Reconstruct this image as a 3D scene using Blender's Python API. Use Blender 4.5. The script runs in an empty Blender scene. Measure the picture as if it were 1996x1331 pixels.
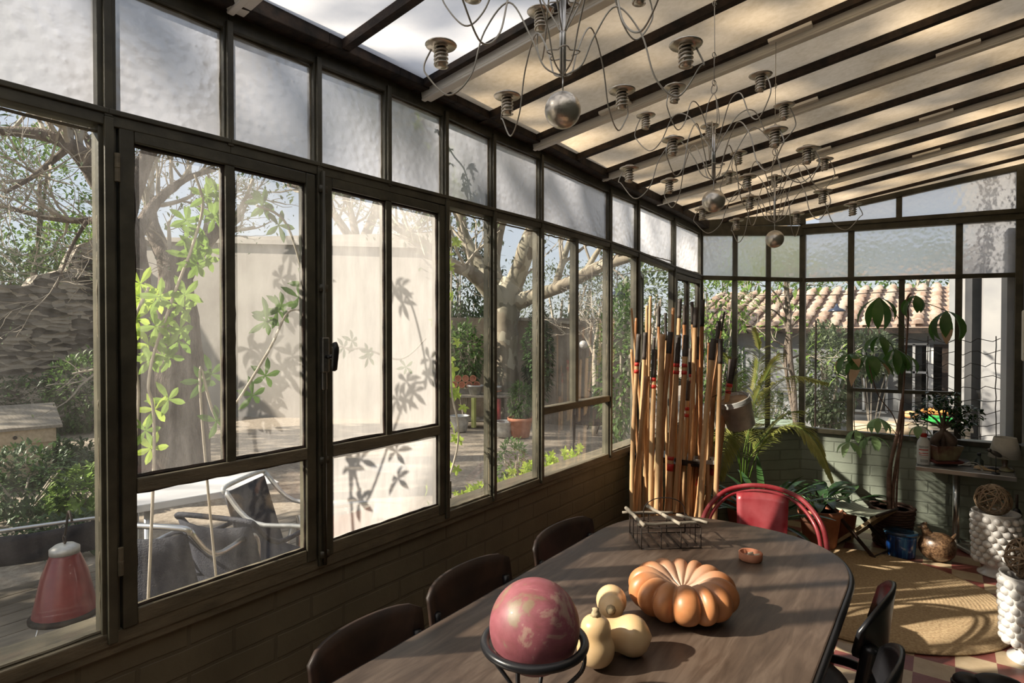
import bpy, bmesh, math, random
from math import sin, cos, pi, radians as R, sqrt, atan2
from mathutils import Vector as V, Matrix, noise

# ------------------------------------------------------------------ camera, world, light
SC = bpy.context.scene
COL = SC.collection
FPX, YAW, PIT = 1145.0, R(-36.28), R(-0.75)
CAM = V((1.45, 0.0, 1.49))
FZ = 0.06                                   # finished floor of the room, garden ground is 0
_f = V((sin(YAW) * cos(PIT), cos(YAW) * cos(PIT), sin(PIT)))
_r = _f.cross(V((0, 0, 1))).normalized()
_u = _r.cross(_f)
def ray(x, y): return _r * ((x - 998) / FPX) - _u * ((y - 665.5) / FPX) + _f
def dep(x, y, d): return CAM + ray(x, y) * d
def onz(x, y, z): r = ray(x, y); return CAM + r * ((z - CAM.z) / r.z)
def ony(x, y, Y): r = ray(x, y); return CAM + r * ((Y - CAM.y) / r.y)
def onx(x, y, X): r = ray(x, y); return CAM + r * ((X - CAM.x) / r.x)

cd = bpy.data.cameras.new('camera'); cam = bpy.data.objects.new('camera', cd); COL.objects.link(cam)
cd.sensor_width = 36; cd.lens = 36 * FPX / 1996; cd.clip_start = 0.02; cd.clip_end = 300
cam.location = CAM; cam.rotation_euler = (R(90) + PIT, 0, -YAW); SC.camera = cam
SC.view_settings.view_transform = 'Standard'; SC.view_settings.look = 'None'
SC.view_settings.gamma = 1; SC.view_settings.use_curve_mapping = False
SC.view_settings.exposure = -0.4
SC.cycles.max_bounces = 10; SC.cycles.transparent_max_bounces = 24; SC.cycles.diffuse_bounces = 5
SC.cycles.use_denoising = True; SC.cycles.sample_clamp_indirect = 6

SUN_EL = R(32.0)
w = bpy.data.worlds.new('sky'); SC.world = w; w.use_nodes = True
nt = w.node_tree; bg = nt.nodes['Background']
sk = nt.nodes.new('ShaderNodeTexSky'); sk.sky_type = 'NISHITA'; sk.sun_disc = False
sk.sun_elevation = SUN_EL; sk.sun_rotation = R(225); sk.air_density = 1.0; sk.dust_density = 1.0; sk.ozone_density = 1.0
mxs = nt.nodes.new('ShaderNodeMix'); mxs.data_type = 'RGBA'; mxs.inputs[0].default_value = 0.75; mxs.inputs[7].default_value = (3.8, 3.9, 4.2, 1)
nt.links.new(sk.outputs[0], mxs.inputs[6]); nt.links.new(mxs.outputs[2], bg.inputs[0]); bg.inputs[1].default_value = 0.24
sd = bpy.data.lights.new('sun', 'SUN'); sun = bpy.data.objects.new('sun', sd); COL.objects.link(sun)
sd.energy = 15.0; sd.angle = R(0.9); sd.color = (1.0, 0.9, 0.76)
sdir = V((cos(R(45)) * cos(SUN_EL), sin(R(45)) * cos(SUN_EL), -sin(SUN_EL)))   # the way the light travels
sun.rotation_euler = sdir.to_track_quat('-Z', 'Y').to_euler(); sun.location = (-8, -8, 12)

# ------------------------------------------------------------------ materials
def new_mat(name):
    m = bpy.data.materials.new(name); m.use_nodes = True
    return m, m.node_tree, m.node_tree.nodes['Principled BSDF']
def node(nt, t, **kw):
    n = nt.nodes.new(t)
    for k, v in kw.items(): setattr(n, k, v)
    return n
def coords(nt, scale=(1, 1, 1), kind='Object', rot=(0, 0, 0)):
    tc = node(nt, 'ShaderNodeTexCoord'); mp = node(nt, 'ShaderNodeMapping')
    mp.inputs['Scale'].default_value = scale; mp.inputs['Rotation'].default_value = rot
    nt.links.new(tc.outputs[kind], mp.inputs[0]); return mp.outputs[0]
def ramp(nt, src, stops):
    r = node(nt, 'ShaderNodeValToRGB'); e = r.color_ramp.elements
    while len(e) < len(stops): e.new(0.5)
    for k, (p, c) in enumerate(stops): e[k].position = p; e[k].color = (*c, 1)
    nt.links.new(src, r.inputs[0]); return r.outputs[0]
def noise_tex(nt, vec, scale, detail=4, rough=0.55, dist=0):
    n = node(nt, 'ShaderNodeTexNoise'); n.inputs['Scale'].default_value = scale; n.inputs['Detail'].default_value = detail
    n.inputs['Roughness'].default_value = rough; n.inputs['Distortion'].default_value = dist
    nt.links.new(vec, n.inputs['Vector']); return n.outputs[0]
def bump(nt, b, h, strength=0.3, dist=0.01, prev=None):
    n = node(nt, 'ShaderNodeBump'); n.inputs['Strength'].default_value = strength; n.inputs['Distance'].default_value = dist
    nt.links.new(h, n.inputs['Height'])
    if prev: nt.links.new(prev, n.inputs['Normal'])
    nt.links.new(n.outputs[0], b.inputs['Normal']); return n.outputs[0]
def mat(name, c1, c2=None, rough=0.6, metal=0.0, scale=8, bmp=0.0, bscale=None, bdist=0.01, sc3=(1, 1, 1), lo=0.35, hi=0.65, spec=0.5, coat=0, transl=0.0):
    m, nt, b = new_mat(name)
    b.inputs['Roughness'].default_value = rough; b.inputs['Metallic'].default_value = metal
    b.inputs['Specular IOR Level'].default_value = spec; b.inputs['Coat Weight'].default_value = coat
    b.inputs['Base Color'].default_value = (*c1, 1)
    v = coords(nt, sc3); colr = None
    if c2:
        colr = ramp(nt, noise_tex(nt, v, scale), [(lo, c1), (hi, c2)]); nt.links.new(colr, b.inputs['Base Color'])
    if bmp: bump(nt, b, noise_tex(nt, v, bscale or scale * 4), bmp, bdist)
    if transl:
        t = node(nt, 'ShaderNodeBsdfTranslucent'); mx = node(nt, 'ShaderNodeMixShader'); mx.inputs[0].default_value = transl
        t.inputs[0].default_value = (*[min(1, c * 1.6) for c in c1], 1)
        if colr: nt.links.new(colr, t.inputs[0])
        out = nt.nodes['Material Output']
        nt.links.new(b.outputs[0], mx.inputs[1]); nt.links.new(t.outputs[0], mx.inputs[2]); nt.links.new(mx.outputs[0], out.inputs[0])
    return m

def glass_clear(name, dirt, streak=0.15, tint=(0.97, 0.985, 0.97), gloss=0.09):
    """thin window glass: see-through, a little mirror, and a film of dust that scatters sun"""
    m, nt, b = new_mat(name); nt.nodes.remove(b); out = nt.nodes['Material Output']
    tr = node(nt, 'ShaderNodeBsdfTransparent'); tr.inputs[0].default_value = (*tint, 1)
    gl = node(nt, 'ShaderNodeBsdfGlossy'); gl.inputs['Roughness'].default_value = 0.02; gl.inputs[0].default_value = (1, 1, 1, 1)
    fr = node(nt, 'ShaderNodeFresnel'); fr.inputs[0].default_value = 1.45
    m1 = node(nt, 'ShaderNodeMixShader'); nt.links.new(fr.outputs[0], m1.inputs[0]); nt.links.new(tr.outputs[0], m1.inputs[1]); nt.links.new(gl.outputs[0], m1.inputs[2])
    tl = node(nt, 'ShaderNodeBsdfTranslucent'); tl.inputs[0].default_value = (0.93, 0.9, 0.87, 1)
    df = node(nt, 'ShaderNodeBsdfDiffuse'); df.inputs[0].default_value = (0.6, 0.56, 0.5, 1)
    m0 = node(nt, 'ShaderNodeMixShader'); m0.inputs[0].default_value = 0.2
    nt.links.new(tl.outputs[0], m0.inputs[1]); nt.links.new(df.outputs[0], m0.inputs[2])
    v = coords(nt, (1, 3.5, 0.8)); v2 = coords(nt, (1, 1, 1))
    a = noise_tex(nt, v, 9, 5, 0.6); c = noise_tex(nt, v2, 3.2, 3)
    mul = node(nt, 'ShaderNodeMath', operation='MULTIPLY'); nt.links.new(a, mul.inputs[0]); nt.links.new(c, mul.inputs[1])
    mr = node(nt, 'ShaderNodeMapRange'); mr.inputs[1].default_value = 0.12; mr.inputs[2].default_value = 0.4
    mr.inputs[3].default_value = max(0, dirt - streak); mr.inputs[4].default_value = dirt + streak
    nt.links.new(mul.outputs[0], mr.inputs[0])
    m2 = node(nt, 'ShaderNodeMixShader'); nt.links.new(mr.outputs[0], m2.inputs[0])
    nt.links.new(m1.outputs[0], m2.inputs[1]); nt.links.new(m0.outputs[0], m2.inputs[2]); nt.links.new(m2.outputs[0], out.inputs[0])
    return m
def glass_pebble(name, scat=0.5, rough=0.22, cell=42, bs=0.5, tc=(0.35, 0.36, 0.395)):
    m, nt, b = new_mat(name); nt.nodes.remove(b); out = nt.nodes['Material Output']
    v = coords(nt)
    vo = node(nt, 'ShaderNodeTexVoronoi', feature='SMOOTH_F1'); vo.inputs['Scale'].default_value = cell; nt.links.new(v, vo.inputs['Vector'])
    n2 = noise_tex(nt, v, cell * 0.45, 3)
    ad = node(nt, 'ShaderNodeMath', operation='ADD'); nt.links.new(vo.outputs[0], ad.inputs[0]); nt.links.new(n2, ad.inputs[1])
    bp = node(nt, 'ShaderNodeBump'); bp.inputs['Strength'].default_value = bs; bp.inputs['Distance'].default_value = 0.012; nt.links.new(ad.outputs[0], bp.inputs['Height'])
    rf = node(nt, 'ShaderNodeBsdfRefraction'); rf.inputs['Roughness'].default_value = rough; rf.inputs['IOR'].default_value = 1.18; rf.inputs[0].default_value = (0.9, 0.92, 0.93, 1)
    nt.links.new(bp.outputs[0], rf.inputs['Normal'])
    tl = node(nt, 'ShaderNodeBsdfTranslucent'); tl.inputs[0].default_value = (*tc, 1); nt.links.new(bp.outputs[0], tl.inputs['Normal'])
    gl = node(nt, 'ShaderNodeBsdfGlossy'); gl.inputs['Roughness'].default_value = 0.12; nt.links.new(bp.outputs[0], gl.inputs['Normal'])
    a = node(nt, 'ShaderNodeMixShader'); a.inputs[0].default_value = scat
    nt.links.new(rf.outputs[0], a.inputs[1]); nt.links.new(tl.outputs[0], a.inputs[2])
    c = node(nt, 'ShaderNodeMixShader'); c.inputs[0].default_value = 0.06
    nt.links.new(a.outputs[0], c.inputs[1]); nt.links.new(gl.outputs[0], c.inputs[2]); nt.links.new(c.outputs[0], out.inputs[0])
    return m
def sheet(name, c1, c2, tr=0.8, thru=0.0, scale=3, fine=60):
    """roof sheet: lets light through diffusely"""
    m, nt, b = new_mat(name); nt.nodes.remove(b); out = nt.nodes['Material Output']
    v = coords(nt)
    n = noise_tex(nt, v, scale, 5, 0.6); f = noise_tex(nt, v, fine, 2)
    ad = node(nt, 'ShaderNodeMath', operation='MULTIPLY_ADD'); ad.inputs[1].default_value = 0.35; nt.links.new(f, ad.inputs[0]); nt.links.new(n, ad.inputs[2])
    cr = ramp(nt, ad.outputs[0], [(0.45, c1), (0.85, c2)])
    tl = node(nt, 'ShaderNodeBsdfTranslucent'); df = node(nt, 'ShaderNodeBsdfDiffuse'); nt.links.new(cr, tl.inputs[0]); nt.links.new(cr, df.inputs[0])
    a = node(nt, 'ShaderNodeMixShader'); a.inputs[0].default_value = tr; nt.links.new(df.outputs[0], a.inputs[1]); nt.links.new(tl.outputs[0], a.inputs[2])
    tp = node(nt, 'ShaderNodeBsdfTransparent'); c = node(nt, 'ShaderNodeMixShader'); c.inputs[0].default_value = thru
    nt.links.new(a.outputs[0], c.inputs[1]); nt.links.new(tp.outputs[0], c.inputs[2]); nt.links.new(c.outputs[0], out.inputs[0])
    return m
def brick_mat(name, c1, c2, bw=0.22, bh=0.075, axis='x', mort=0.006, rough=0.55, bstr=0.6, dirt=None):
    m, nt, b = new_mat(name); b.inputs['Roughness'].default_value = rough
    # bricks run along y on a wall whose normal is x, along x otherwise
    rot = (R(90), 0, R(90)) if axis == 'x' else (R(90), 0, 0)
    tc = node(nt, 'ShaderNodeTexCoord'); sx = node(nt, 'ShaderNodeSeparateXYZ'); cx = node(nt, 'ShaderNodeCombineXYZ')
    nt.links.new(tc.outputs['Object'], sx.inputs[0])
    nt.links.new(sx.outputs[1 if axis == 'x' else 0], cx.inputs[0]); nt.links.new(sx.outputs[2], cx.inputs[1])
    wob = noise_tex(nt, tc.outputs['Object'], 5, 3)
    br = node(nt, 'ShaderNodeTexBrick'); br.inputs['Scale'].default_value = 1; br.inputs['Mortar Size'].default_value = mort
    br.inputs['Brick Width'].default_value = bw; br.inputs['Row Height'].default_value = bh; br.inputs['Mortar Smooth'].default_value = 0.4
    br.inputs['Color1'].default_value = (1, 1, 1, 1); br.inputs['Color2'].default_value = (0.9, 0.9, 0.9, 1); br.inputs['Mortar'].default_value = (0, 0, 0, 1)
    vm = node(nt, 'ShaderNodeVectorMath', operation='ADD'); sc_ = node(nt, 'ShaderNodeVectorMath', operation='SCALE'); sc_.inputs['Scale'].default_value = 0.012
    nv = node(nt, 'ShaderNodeTexNoise'); nv.inputs['Scale'].default_value = 6; nt.links.new(tc.outputs['Object'], nv.inputs['Vector'])
    nt.links.new(nv.outputs[1], sc_.inputs[0]); nt.links.new(cx.outputs[0], vm.inputs[0]); nt.links.new(sc_.outputs[0], vm.inputs[1]); nt.links.new(vm.outputs[0], br.inputs[0])
    cr = ramp(nt, wob, [(0.3, c1), (0.7, c2)])
    mx = node(nt, 'ShaderNodeMix', data_type='RGBA', blend_type='MULTIPLY'); mx.inputs[0].default_value = 0.35 if dirt is None else dirt
    nt.links.new(cr, mx.inputs[6]); nt.links.new(br.outputs[0], mx.inputs[7]); nt.links.new(mx.outputs[2], b.inputs['Base Color'])
    p = bump(nt, b, br.outputs[0], bstr, 0.008); bump(nt, b, noise_tex(nt, tc.outputs['Object'], 45, 3), 0.25, 0.004, p)
    return m

M = {}
M['frame'] = mat('olive painted steel', (0.04, 0.036, 0.023), (0.078, 0.07, 0.045), 0.45, 0, 14, 0.25, 60, 0.003)
M['frame_pale'] = mat('worn olive timber', (0.17, 0.14, 0.09), (0.1, 0.085, 0.055), 0.6, 0, 10, 0.4, 50, 0.004, (4, 1, 4))
M['rust'] = mat('rusty dark iron', (0.012, 0.009, 0.007), (0.05, 0.03, 0.02), 0.75, 0.2, 25, 0.5, 80, 0.004)
M['alu'] = mat('white lacquered aluminium', (0.93, 0.89, 0.82), (0.84, 0.8, 0.72), 0.4, 0, 5)
M['tab'] = mat('white bracket plastic', (0.78, 0.74, 0.68), None, 0.4)
M['clear'] = glass_clear('garden window glass', 0.025, 0.02)
M['clear_end'] = glass_clear('end window glass', 0.03, 0.02)
M['dusty'] = glass_clear('dusty casement glass', 0.1, 0.05); M['dusty1'] = glass_clear('hazy casement glass', 0.19, 0.07)
M['dusty2'] = glass_clear('very dusty casement glass', 0.38, 0.08); M['dusty3'] = glass_clear('clouded casement glass', 0.48, 0.09)
M['pebble'] = glass_pebble('pebbled glass', 0.72, 0.38, 44, 0.35)
M['pebble2'] = glass_pebble('hammered glass', 0.5, 0.32, 36, 0.5, (0.85, 0.85, 0.88))
M['roof_white'] = sheet('frosted white roof sheet', (0.72, 0.72, 0.73), (0.8, 0.79, 0.78), 0.8, 0.03)
M['roof_tan'] = sheet('shadow-mottled canvas roof blind', (0.42, 0.32, 0.2), (0.62, 0.5, 0.35), 0.8, 0.0)  # mottle in the canvas colour stands in for leaf and branch shadow
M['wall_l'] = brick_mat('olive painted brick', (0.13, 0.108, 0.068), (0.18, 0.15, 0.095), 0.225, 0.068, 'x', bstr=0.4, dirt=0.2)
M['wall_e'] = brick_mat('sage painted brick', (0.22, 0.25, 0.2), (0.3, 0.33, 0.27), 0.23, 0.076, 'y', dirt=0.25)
M['wall_r'] = mat('dark green plaster', (0.06, 0.07, 0.055), (0.09, 0.1, 0.08), 0.7, 0, 3)

# ------------------------------------------------------------------ mesh helpers
class MB:
    def __init__(s): s.v = []; s.f = []; s.m = []; s.mi = 0
    def add(s, vs, fs):
        o = len(s.v); s.v += [tuple(v) for v in vs]
        for f in fs: s.f.append([i + o for i in f]); s.m.append(s.mi)
        return s
    def box(s, c, d, rot=None, bev=0):
        x, y, z = d[0] / 2, d[1] / 2, d[2] / 2; c = V(c)
        pts = [V((a * x, b * y, e * z)) for e in (-1, 1) for a, b in ((-1, -1), (1, -1), (1, 1), (-1, 1))]
        if rot is not None: pts = [rot @ p for p in pts]
        return s.add([p + c for p in pts], [(3, 2, 1, 0), (4, 5, 6, 7), (0, 1, 5, 4), (1, 2, 6, 5), (2, 3, 7, 6), (3, 0, 4, 7)])
    def bb(s, a, b):
        return s.box([(a[i] + b[i]) / 2 for i in range(3)], [abs(b[i] - a[i]) for i in range(3)])
    def beam(s, a, b, w, h, up=(0, 0, 1)):
        a, b = V(a), V(b); d = (b - a); L = d.length; d.normalize(); sd_ = d.cross(V(up)).normalized(); u = sd_.cross(d)
        m = Matrix((sd_, d, u)).transposed()
        return s.box((a + b) / 2, (w, L, h), m)
    def tube(s, pts, r, n=8, closed=False, cap=True):
        pts = [V(p) for p in pts]; N = len(pts)
        if not hasattr(r, '__len__'): r = [r] * N
        t0 = (pts[1] - pts[0]).normalized(); a = V((0, 0, 1)) if abs(t0.z) < 0.9 else V((1, 0, 0)); u = t0.cross(a).normalized()
        o = len(s.v)
        for i, p in enumerate(pts):
            if closed: t = pts[(i + 1) % N] - pts[i - 1]
            else: t = pts[min(i + 1, N - 1)] - pts[max(i - 1, 0)]
            if t.length < 1e-9: t = t0
            t = t.normalized(); u = (u - t * u.dot(t))
            if u.length < 1e-6: u = t.orthogonal()
            u.normalize(); w_ = t.cross(u)
            for k in range(n):
                q = 2 * pi * k / n; s.v.append(tuple(p + (u * cos(q) + w_ * sin(q)) * r[i]))
        for i in range(N if closed else N - 1):
            j = (i + 1) % N
            for k in range(n):
                k2 = (k + 1) % n; s.f.append([o + i * n + k, o + i * n + k2, o + j * n + k2, o + j * n + k]); s.m.append(s.mi)
        if cap and not closed:
            s.f.append([o + k for k in range(n)][::-1]); s.m.append(s.mi); s.f.append([o + (N - 1) * n + k for k in range(n)]); s.m.append(s.mi)
        return s
    def lathe(s, prof, n=32, c=(0, 0, 0), rot=None, sx=1, sy=1):
        c = V(c); o = len(s.v)
        for r, z in prof:
            for k in range(n):
                q = 2 * pi * k / n; p = V((r * cos(q) * sx, r * sin(q) * sy, z))
                if rot is not None: p = rot @ p
                s.v.append(tuple(p + c))
        for i in range(len(prof) - 1):
            for k in range(n):
                k2 = (k + 1) % n; s.f.append([o + i * n + k, o + i * n + k2, o + (i + 1) * n + k2, o + (i + 1) * n + k]); s.m.append(s.mi)
        s.f.append([o + k for k in range(n)][::-1]); s.m.append(s.mi)
        s.f.append([o + (len(prof) - 1) * n + k for k in range(n)]); s.m.append(s.mi)
        return s
    def ball(s, c, r, n=16, h=10, rot=None, fn=None):
        c = V(c); rr = r if hasattr(r, '__len__') else (r, r, r); o = len(s.v)
        for i in range(h + 1):
            t = pi * i / h
            for k in range(n):
                q = 2 * pi * k / n; d = V((sin(t) * cos(q), sin(t) * sin(q), -cos(t))); g = fn(d) if fn else 1
                p = V((d.x * rr[0], d.y * rr[1], d.z * rr[2])) * g
                if rot is not None: p = rot @ p
                s.v.append(tuple(p + c))
        for i in range(h):
            for k in range(n):
                k2 = (k + 1) % n; s.f.append([o + i * n + k, o + i * n + k2, o + (i + 1) * n + k2, o + (i + 1) * n + k]); s.m.append(s.mi)
        return s
    def prism(s, poly, z0, z1, bev=0):
        n = len(poly); o = len(s.v)
        s.v += [(p[0], p[1], z0) for p in poly] + [(p[0], p[1], z1) for p in poly]
        s.f += [[o + i for i in range(n)][::-1], [o + n + i for i in range(n)]]; s.m += [s.mi] * 2
        for i in range(n):
            j = (i + 1) % n; s.f.append([o + i, o + j, o + n + j, o + n + i]); s.m.append(s.mi)
        return s
    def leaf(s, p, d, L, W, droop=0.3, n=5, up=V((0, 0, 1)), fold=0.25, shape='oval', twist=0):
        """a leaf of two folded strips, along d, bending down by droop"""
        p = V(p); d = V(d).normalized(); sd_ = d.cross(up)
        if sd_.length < 1e-3: sd_ = d.orthogonal()
        sd_.normalize()
        if twist: sd_ = Matrix.Rotation(twist, 3, d) @ sd_
        o = len(s.v); q = p.copy(); dd = d.copy()
        for i in range(n + 1):
            t = i / n
            if shape == 'oval': wv = sin(pi * min(1, t * 0.93 + 0.04)) ** 0.8
            elif shape == 'strap': wv = min(1, 0.55 + t * 2) * (1 - t ** 4) ** 0.8
            elif shape == 'lance': wv = sin(pi * (t ** 1.25 * 0.97 + 0.03))
            else: wv = 1 - t
            wv = max(wv, 0.03) * W / 2; nn = sd_.cross(dd).normalized()
            s.v += [tuple(q - sd_ * wv + nn * wv * fold), tuple(q), tuple(q + sd_ * wv + nn * wv * fold)]
            q = q + dd * (L / n); ax = sd_; dd = (Matrix.Rotation(-droop / n, 3, ax) @ dd)
        for i in range(n):
            a = o + i * 3
            s.f += [[a, a + 1, a + 4, a + 3], [a + 1, a + 2, a + 5, a + 4]]; s.m += [s.mi] * 2
        return s
    def build(s, name, m, parent=None, smooth=False, bev=0, world=True, sub=0):
        me = bpy.data.meshes.new(name); vs = s.v
        if parent is not None and world:
            q = V(ORG.get(parent.name, (0, 0, 0))); vs = [(x - q.x, y - q.y, z - q.z) for x, y, z in vs]
        me.from_pydata(vs, [], s.f)
        for mm in (m if isinstance(m, (list, tuple)) else [m]): me.materials.append(M[mm] if isinstance(mm, str) else mm)
        if any(s.m): me.polygons.foreach_set('material_index', s.m)
        if smooth: me.polygons.foreach_set('use_smooth', [True] * len(me.polygons))
        me.update(); o = bpy.data.objects.new(name, me); COL.objects.link(o)
        if parent is not None: o.parent = parent; ORG[o.name] = ORG.get(parent.name, (0, 0, 0)) if world else (0, 0, 0)
        if bev:
            b = o.modifiers.new('bevel', 'BEVEL'); b.width = bev; b.segments = 2; b.limit_method = 'ANGLE'
        if sub:
            b = o.modifiers.new('subdivision', 'SUBSURF'); b.levels = sub; b.render_levels = sub
        return o
ORG = {}
def tag(o, label=None, cat=None, group=None, kind=None):
    if label: o['label'] = label
    if cat: o['category'] = cat
    if group: o['group'] = group
    if kind: o['kind'] = kind
    return o
def empty(name, loc, label=None, cat=None, group=None, kind=None, rz=0):
    o = bpy.data.objects.new(name, None); COL.objects.link(o); o.location = loc; o.rotation_euler = (0, 0, rz); o.empty_display_size = 0.05
    ORG[o.name] = tuple(loc); return tag(o, label, cat, group, kind)
def copy_tree(o, parent=None, loc=None, rz=None, label=None):
    c = o.copy(); COL.objects.link(c); c.parent = parent
    if loc is not None: c.location = loc
    if rz is not None: c.rotation_euler = (0, 0, rz)
    if label: c['label'] = label
    for ch in list(o.children): copy_tree(ch, c)
    return c
def bez(pts, n=8):
    """smooth curve through points (Catmull-Rom)"""
    pts = [V(p) for p in pts]; out = []
    for i in range(len(pts) - 1):
        p0 = pts[max(i - 1, 0)]; p1 = pts[i]; p2 = pts[i + 1]; p3 = pts[min(i + 2, len(pts) - 1)]
        for k in range(n):
            t = k / n
            out.append(0.5 * ((2 * p1) + (p2 - p0) * t + (2 * p0 - 5 * p1 + 4 * p2 - p3) * t * t + (-p0 + 3 * p1 - 3 * p2 + p3) * t ** 3))
    out.append(pts[-1]); return out
def rotz(a): return Matrix.Rotation(a, 3, 'Z')

# ------------------------------------------------------------------ room shell
YP = [-1.7, -1.25, -0.8, -0.35, 0.502, 0.767, 1.025, 1.287, 1.556, 1.832, 2.175, 2.842, 3.2, 3.772, 4.312]
ZT = {0.767: 2.264, 1.025: 2.273, 1.287: 2.28, 1.556: 2.282, 1.832: 2.277, 2.175: 2.28, 2.842: 2.26, 3.2: 2.262, 3.772: 2.255, 4.312: 2.238}
ZJ = {0.502: 1.949, 0.767: 1.955, 1.025: 1.958, 1.287: 1.961, 1.556: 1.965, 1.832: 1.967, 2.175: 1.972, 2.842: 1.966, 3.2: 1.953, 3.772: 1.92, 4.312: 1.904}
def zt(y): return ZT.get(y, 2.262)
def zj(y): return ZJ.get(y, 1.948)
ZS = 0.827
P1 = V((0.58, 4.95)); ED = V((cos(R(8)), sin(R(8))))
def ep(s, off=0): q = P1 + ED * s; return V((q.x + sin(R(8)) * off, q.y - cos(R(8)) * off, 0))   # off > 0 is into the room
C0 = V((0.0, 4.312))
CD = (P1 - C0).normalized(); CL = (P1 - C0).length
def cp(s, off=0): q = C0 + CD * s; return V((q.x + CD.y * off, q.y - CD.x * off, 0))
def roofz(x): return 2.315 + 0.157 * x
XR = 1.9; YB = -1.7

# floor of red and cream tiles
m, nt, b = new_mat('red and cream cement tiles')
ck = node(nt, 'ShaderNodeTexChecker'); ck.inputs['Scale'].default_value = 1 / 0.1455; v = coords(nt, (1, 1, 0.01)); v.node.inputs['Location'].default_value = (-1.357 % 0.291, -3.141 % 0.291, 0.0); nt.links.new(v, ck.inputs[0])
n1 = noise_tex(nt, v, 9, 6, 0.7); ca = ramp(nt, n1, [(0.35, (0.19, 0.045, 0.04)), (0.7, (0.27, 0.1, 0.08))]); cb = ramp(nt, n1, [(0.35, (0.42, 0.31, 0.19)), (0.7, (0.55, 0.44, 0.3))])
mx = node(nt, 'ShaderNodeMix', data_type='RGBA'); nt.links.new(ck.outputs[1], mx.inputs[0]); nt.links.new(ca, mx.inputs[6]); nt.links.new(cb, mx.inputs[7]); nt.links.new(mx.outputs[2], b.inputs['Base Color'])
b.inputs['Roughness'].default_value = 0.35; bump(nt, b, n1, 0.1, 0.004); M['tiles'] = m
fl = MB(); poly = [(-0.1, YB), (XR + 0.1, YB), (XR + 0.1, 5.3), (ep(0).x, ep(0).y), (0.0, 4.35), (-0.1, 4.3)]
tag(fl.prism(poly, FZ - 0.1, FZ).build('floor', 'tiles'), kind='structure')
# low walls
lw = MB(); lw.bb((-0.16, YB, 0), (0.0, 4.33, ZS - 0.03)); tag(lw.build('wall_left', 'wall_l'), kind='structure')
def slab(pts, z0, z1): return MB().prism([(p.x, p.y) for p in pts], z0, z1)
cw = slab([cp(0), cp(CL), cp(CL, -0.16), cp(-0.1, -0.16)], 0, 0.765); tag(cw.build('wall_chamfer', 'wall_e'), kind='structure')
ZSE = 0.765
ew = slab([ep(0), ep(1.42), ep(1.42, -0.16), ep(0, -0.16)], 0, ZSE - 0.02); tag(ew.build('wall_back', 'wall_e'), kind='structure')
rw = MB(); rw.bb((XR, YB, 0), (XR + 0.15, 5.4, 2.75)); tag(rw.build('wall_right', 'wall_r'), kind='structure')
nw = MB(); nw.bb((-0.16, YB - 0.15, 0), (XR + 0.15, YB, 2.75)); tag(nw.build('wall_near', 'wall_r'), kind='structure')

# sills
t1 = MB(); t1.bb((-0.17, YB, ZS - 0.03), (0.012, 4.33, ZS - 0.008)); t1.bb((-0.03, YB, ZS - 0.01), (0.016, 4.33, ZS + 0.022)); tag(t1.build('trim_1', 'frame_pale', bev=0.003), kind='structure')
t2 = MB()
t2.beam(cp(0, 0.0) + V((0, 0, ZSE)), cp(CL, 0.0) + V((0, 0, ZSE)), 0.06, 0.03); t2.beam(ep(0) + V((0, 0, ZSE - 0.005)), ep(1.3) + V((0, 0, ZSE - 0.03)), 0.06, 0.035)
tag(t2.build('trim_2', 'frame', bev=0.003), kind='structure')
# left grid: posts, transom rail, plate
t3 = MB()
for y in YP[1:]:
    wd = 0.036 if y in (0.502, 3.2, 4.312) else 0.026
    t3.bb((-0.022, y - wd / 2, zj(y)), (0.014, y + wd / 2, zt(y) + 0.02)); t3.bb((0.01, y - 0.008, zj(y)), (0.024, y + 0.008, zt(y)))
for y in YP[1:]:
    if y in (0.767, 1.287): continue
    wd = {1.025: 0.03, 3.2: 0.05, 4.312: 0.05, 0.502: 0.034}.get(y, 0.032)
    t3.bb((-0.024, y - wd / 2, ZS), (0.014, y + wd / 2, zj(y))); t3.bb((0.01, y - 0.009, ZS), (0.026, y + 0.009, zj(y)))
for a, b_ in zip(YP[:-1], YP[1:]):
    t3.beam((-0.004, a, zj(a)), (-0.004, b_, zj(b_)), 0.05, 0.036); t3.beam((0.014, a, zj(a) + 0.012), (0.014, b_, zj(b_) + 0.012), 0.024, 0.012)
    t3.beam((-0.01, a, zt(a) + 0.006), (-0.01, b_, zt(b_) + 0.006), 0.05, 0.05)
tag(t3.build('trim_3', 'frame', bev=0.002), kind='structure')
t4 = MB()
for a, b_ in zip(YP[:-1], YP[1:]): t4.beam((0.02, a, zt(a) + 0.045), (0.02, b_, zt(b_) + 0.045), 0.1, 0.05)
t4.bb((-0.08, YB, 2.3), (0.05, 4.33, 2.335)); tag(t4.build('trim_4', 'rust', bev=0.003), kind='structure')

wn = [0]
def window_root(loc, label=None):
    wn[0] += 1; return empty('window_%d' % wn[0], loc, kind='structure', label=label)
def pane(parent, pts, m, name='pane'):
    """a pane given by four corners; glass 4 mm thick is drawn as one sheet"""
    o = MB().add(pts, [(0, 1, 2, 3)]).build(name, m, parent); return o
def putty(mb, y0, y1, z0, z1, x=-0.002, w_=0.007):
    random.seed(int(y0 * 1000)); 
    for a, b_ in (((y0, z0), (y1, z0)), ((y1, z0), (y1, z1)), ((y1, z1), (y0, z1)), ((y0, z1), (y0, z0))):
        L = max(abs(b_[0] - a[0]), abs(b_[1] - a[1])); n = max(3, int(L / 0.03)); pts = []
        for i in range(n + 1):
            t = i / n; pts.append((x, a[0] + (b_[0] - a[0]) * t + random.uniform(-1, 1) * 0.0016, a[1] + (b_[1] - a[1]) * t + random.uniform(-1, 1) * 0.0016))
        mb.tube(pts, w_ / 2, 5)
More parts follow.
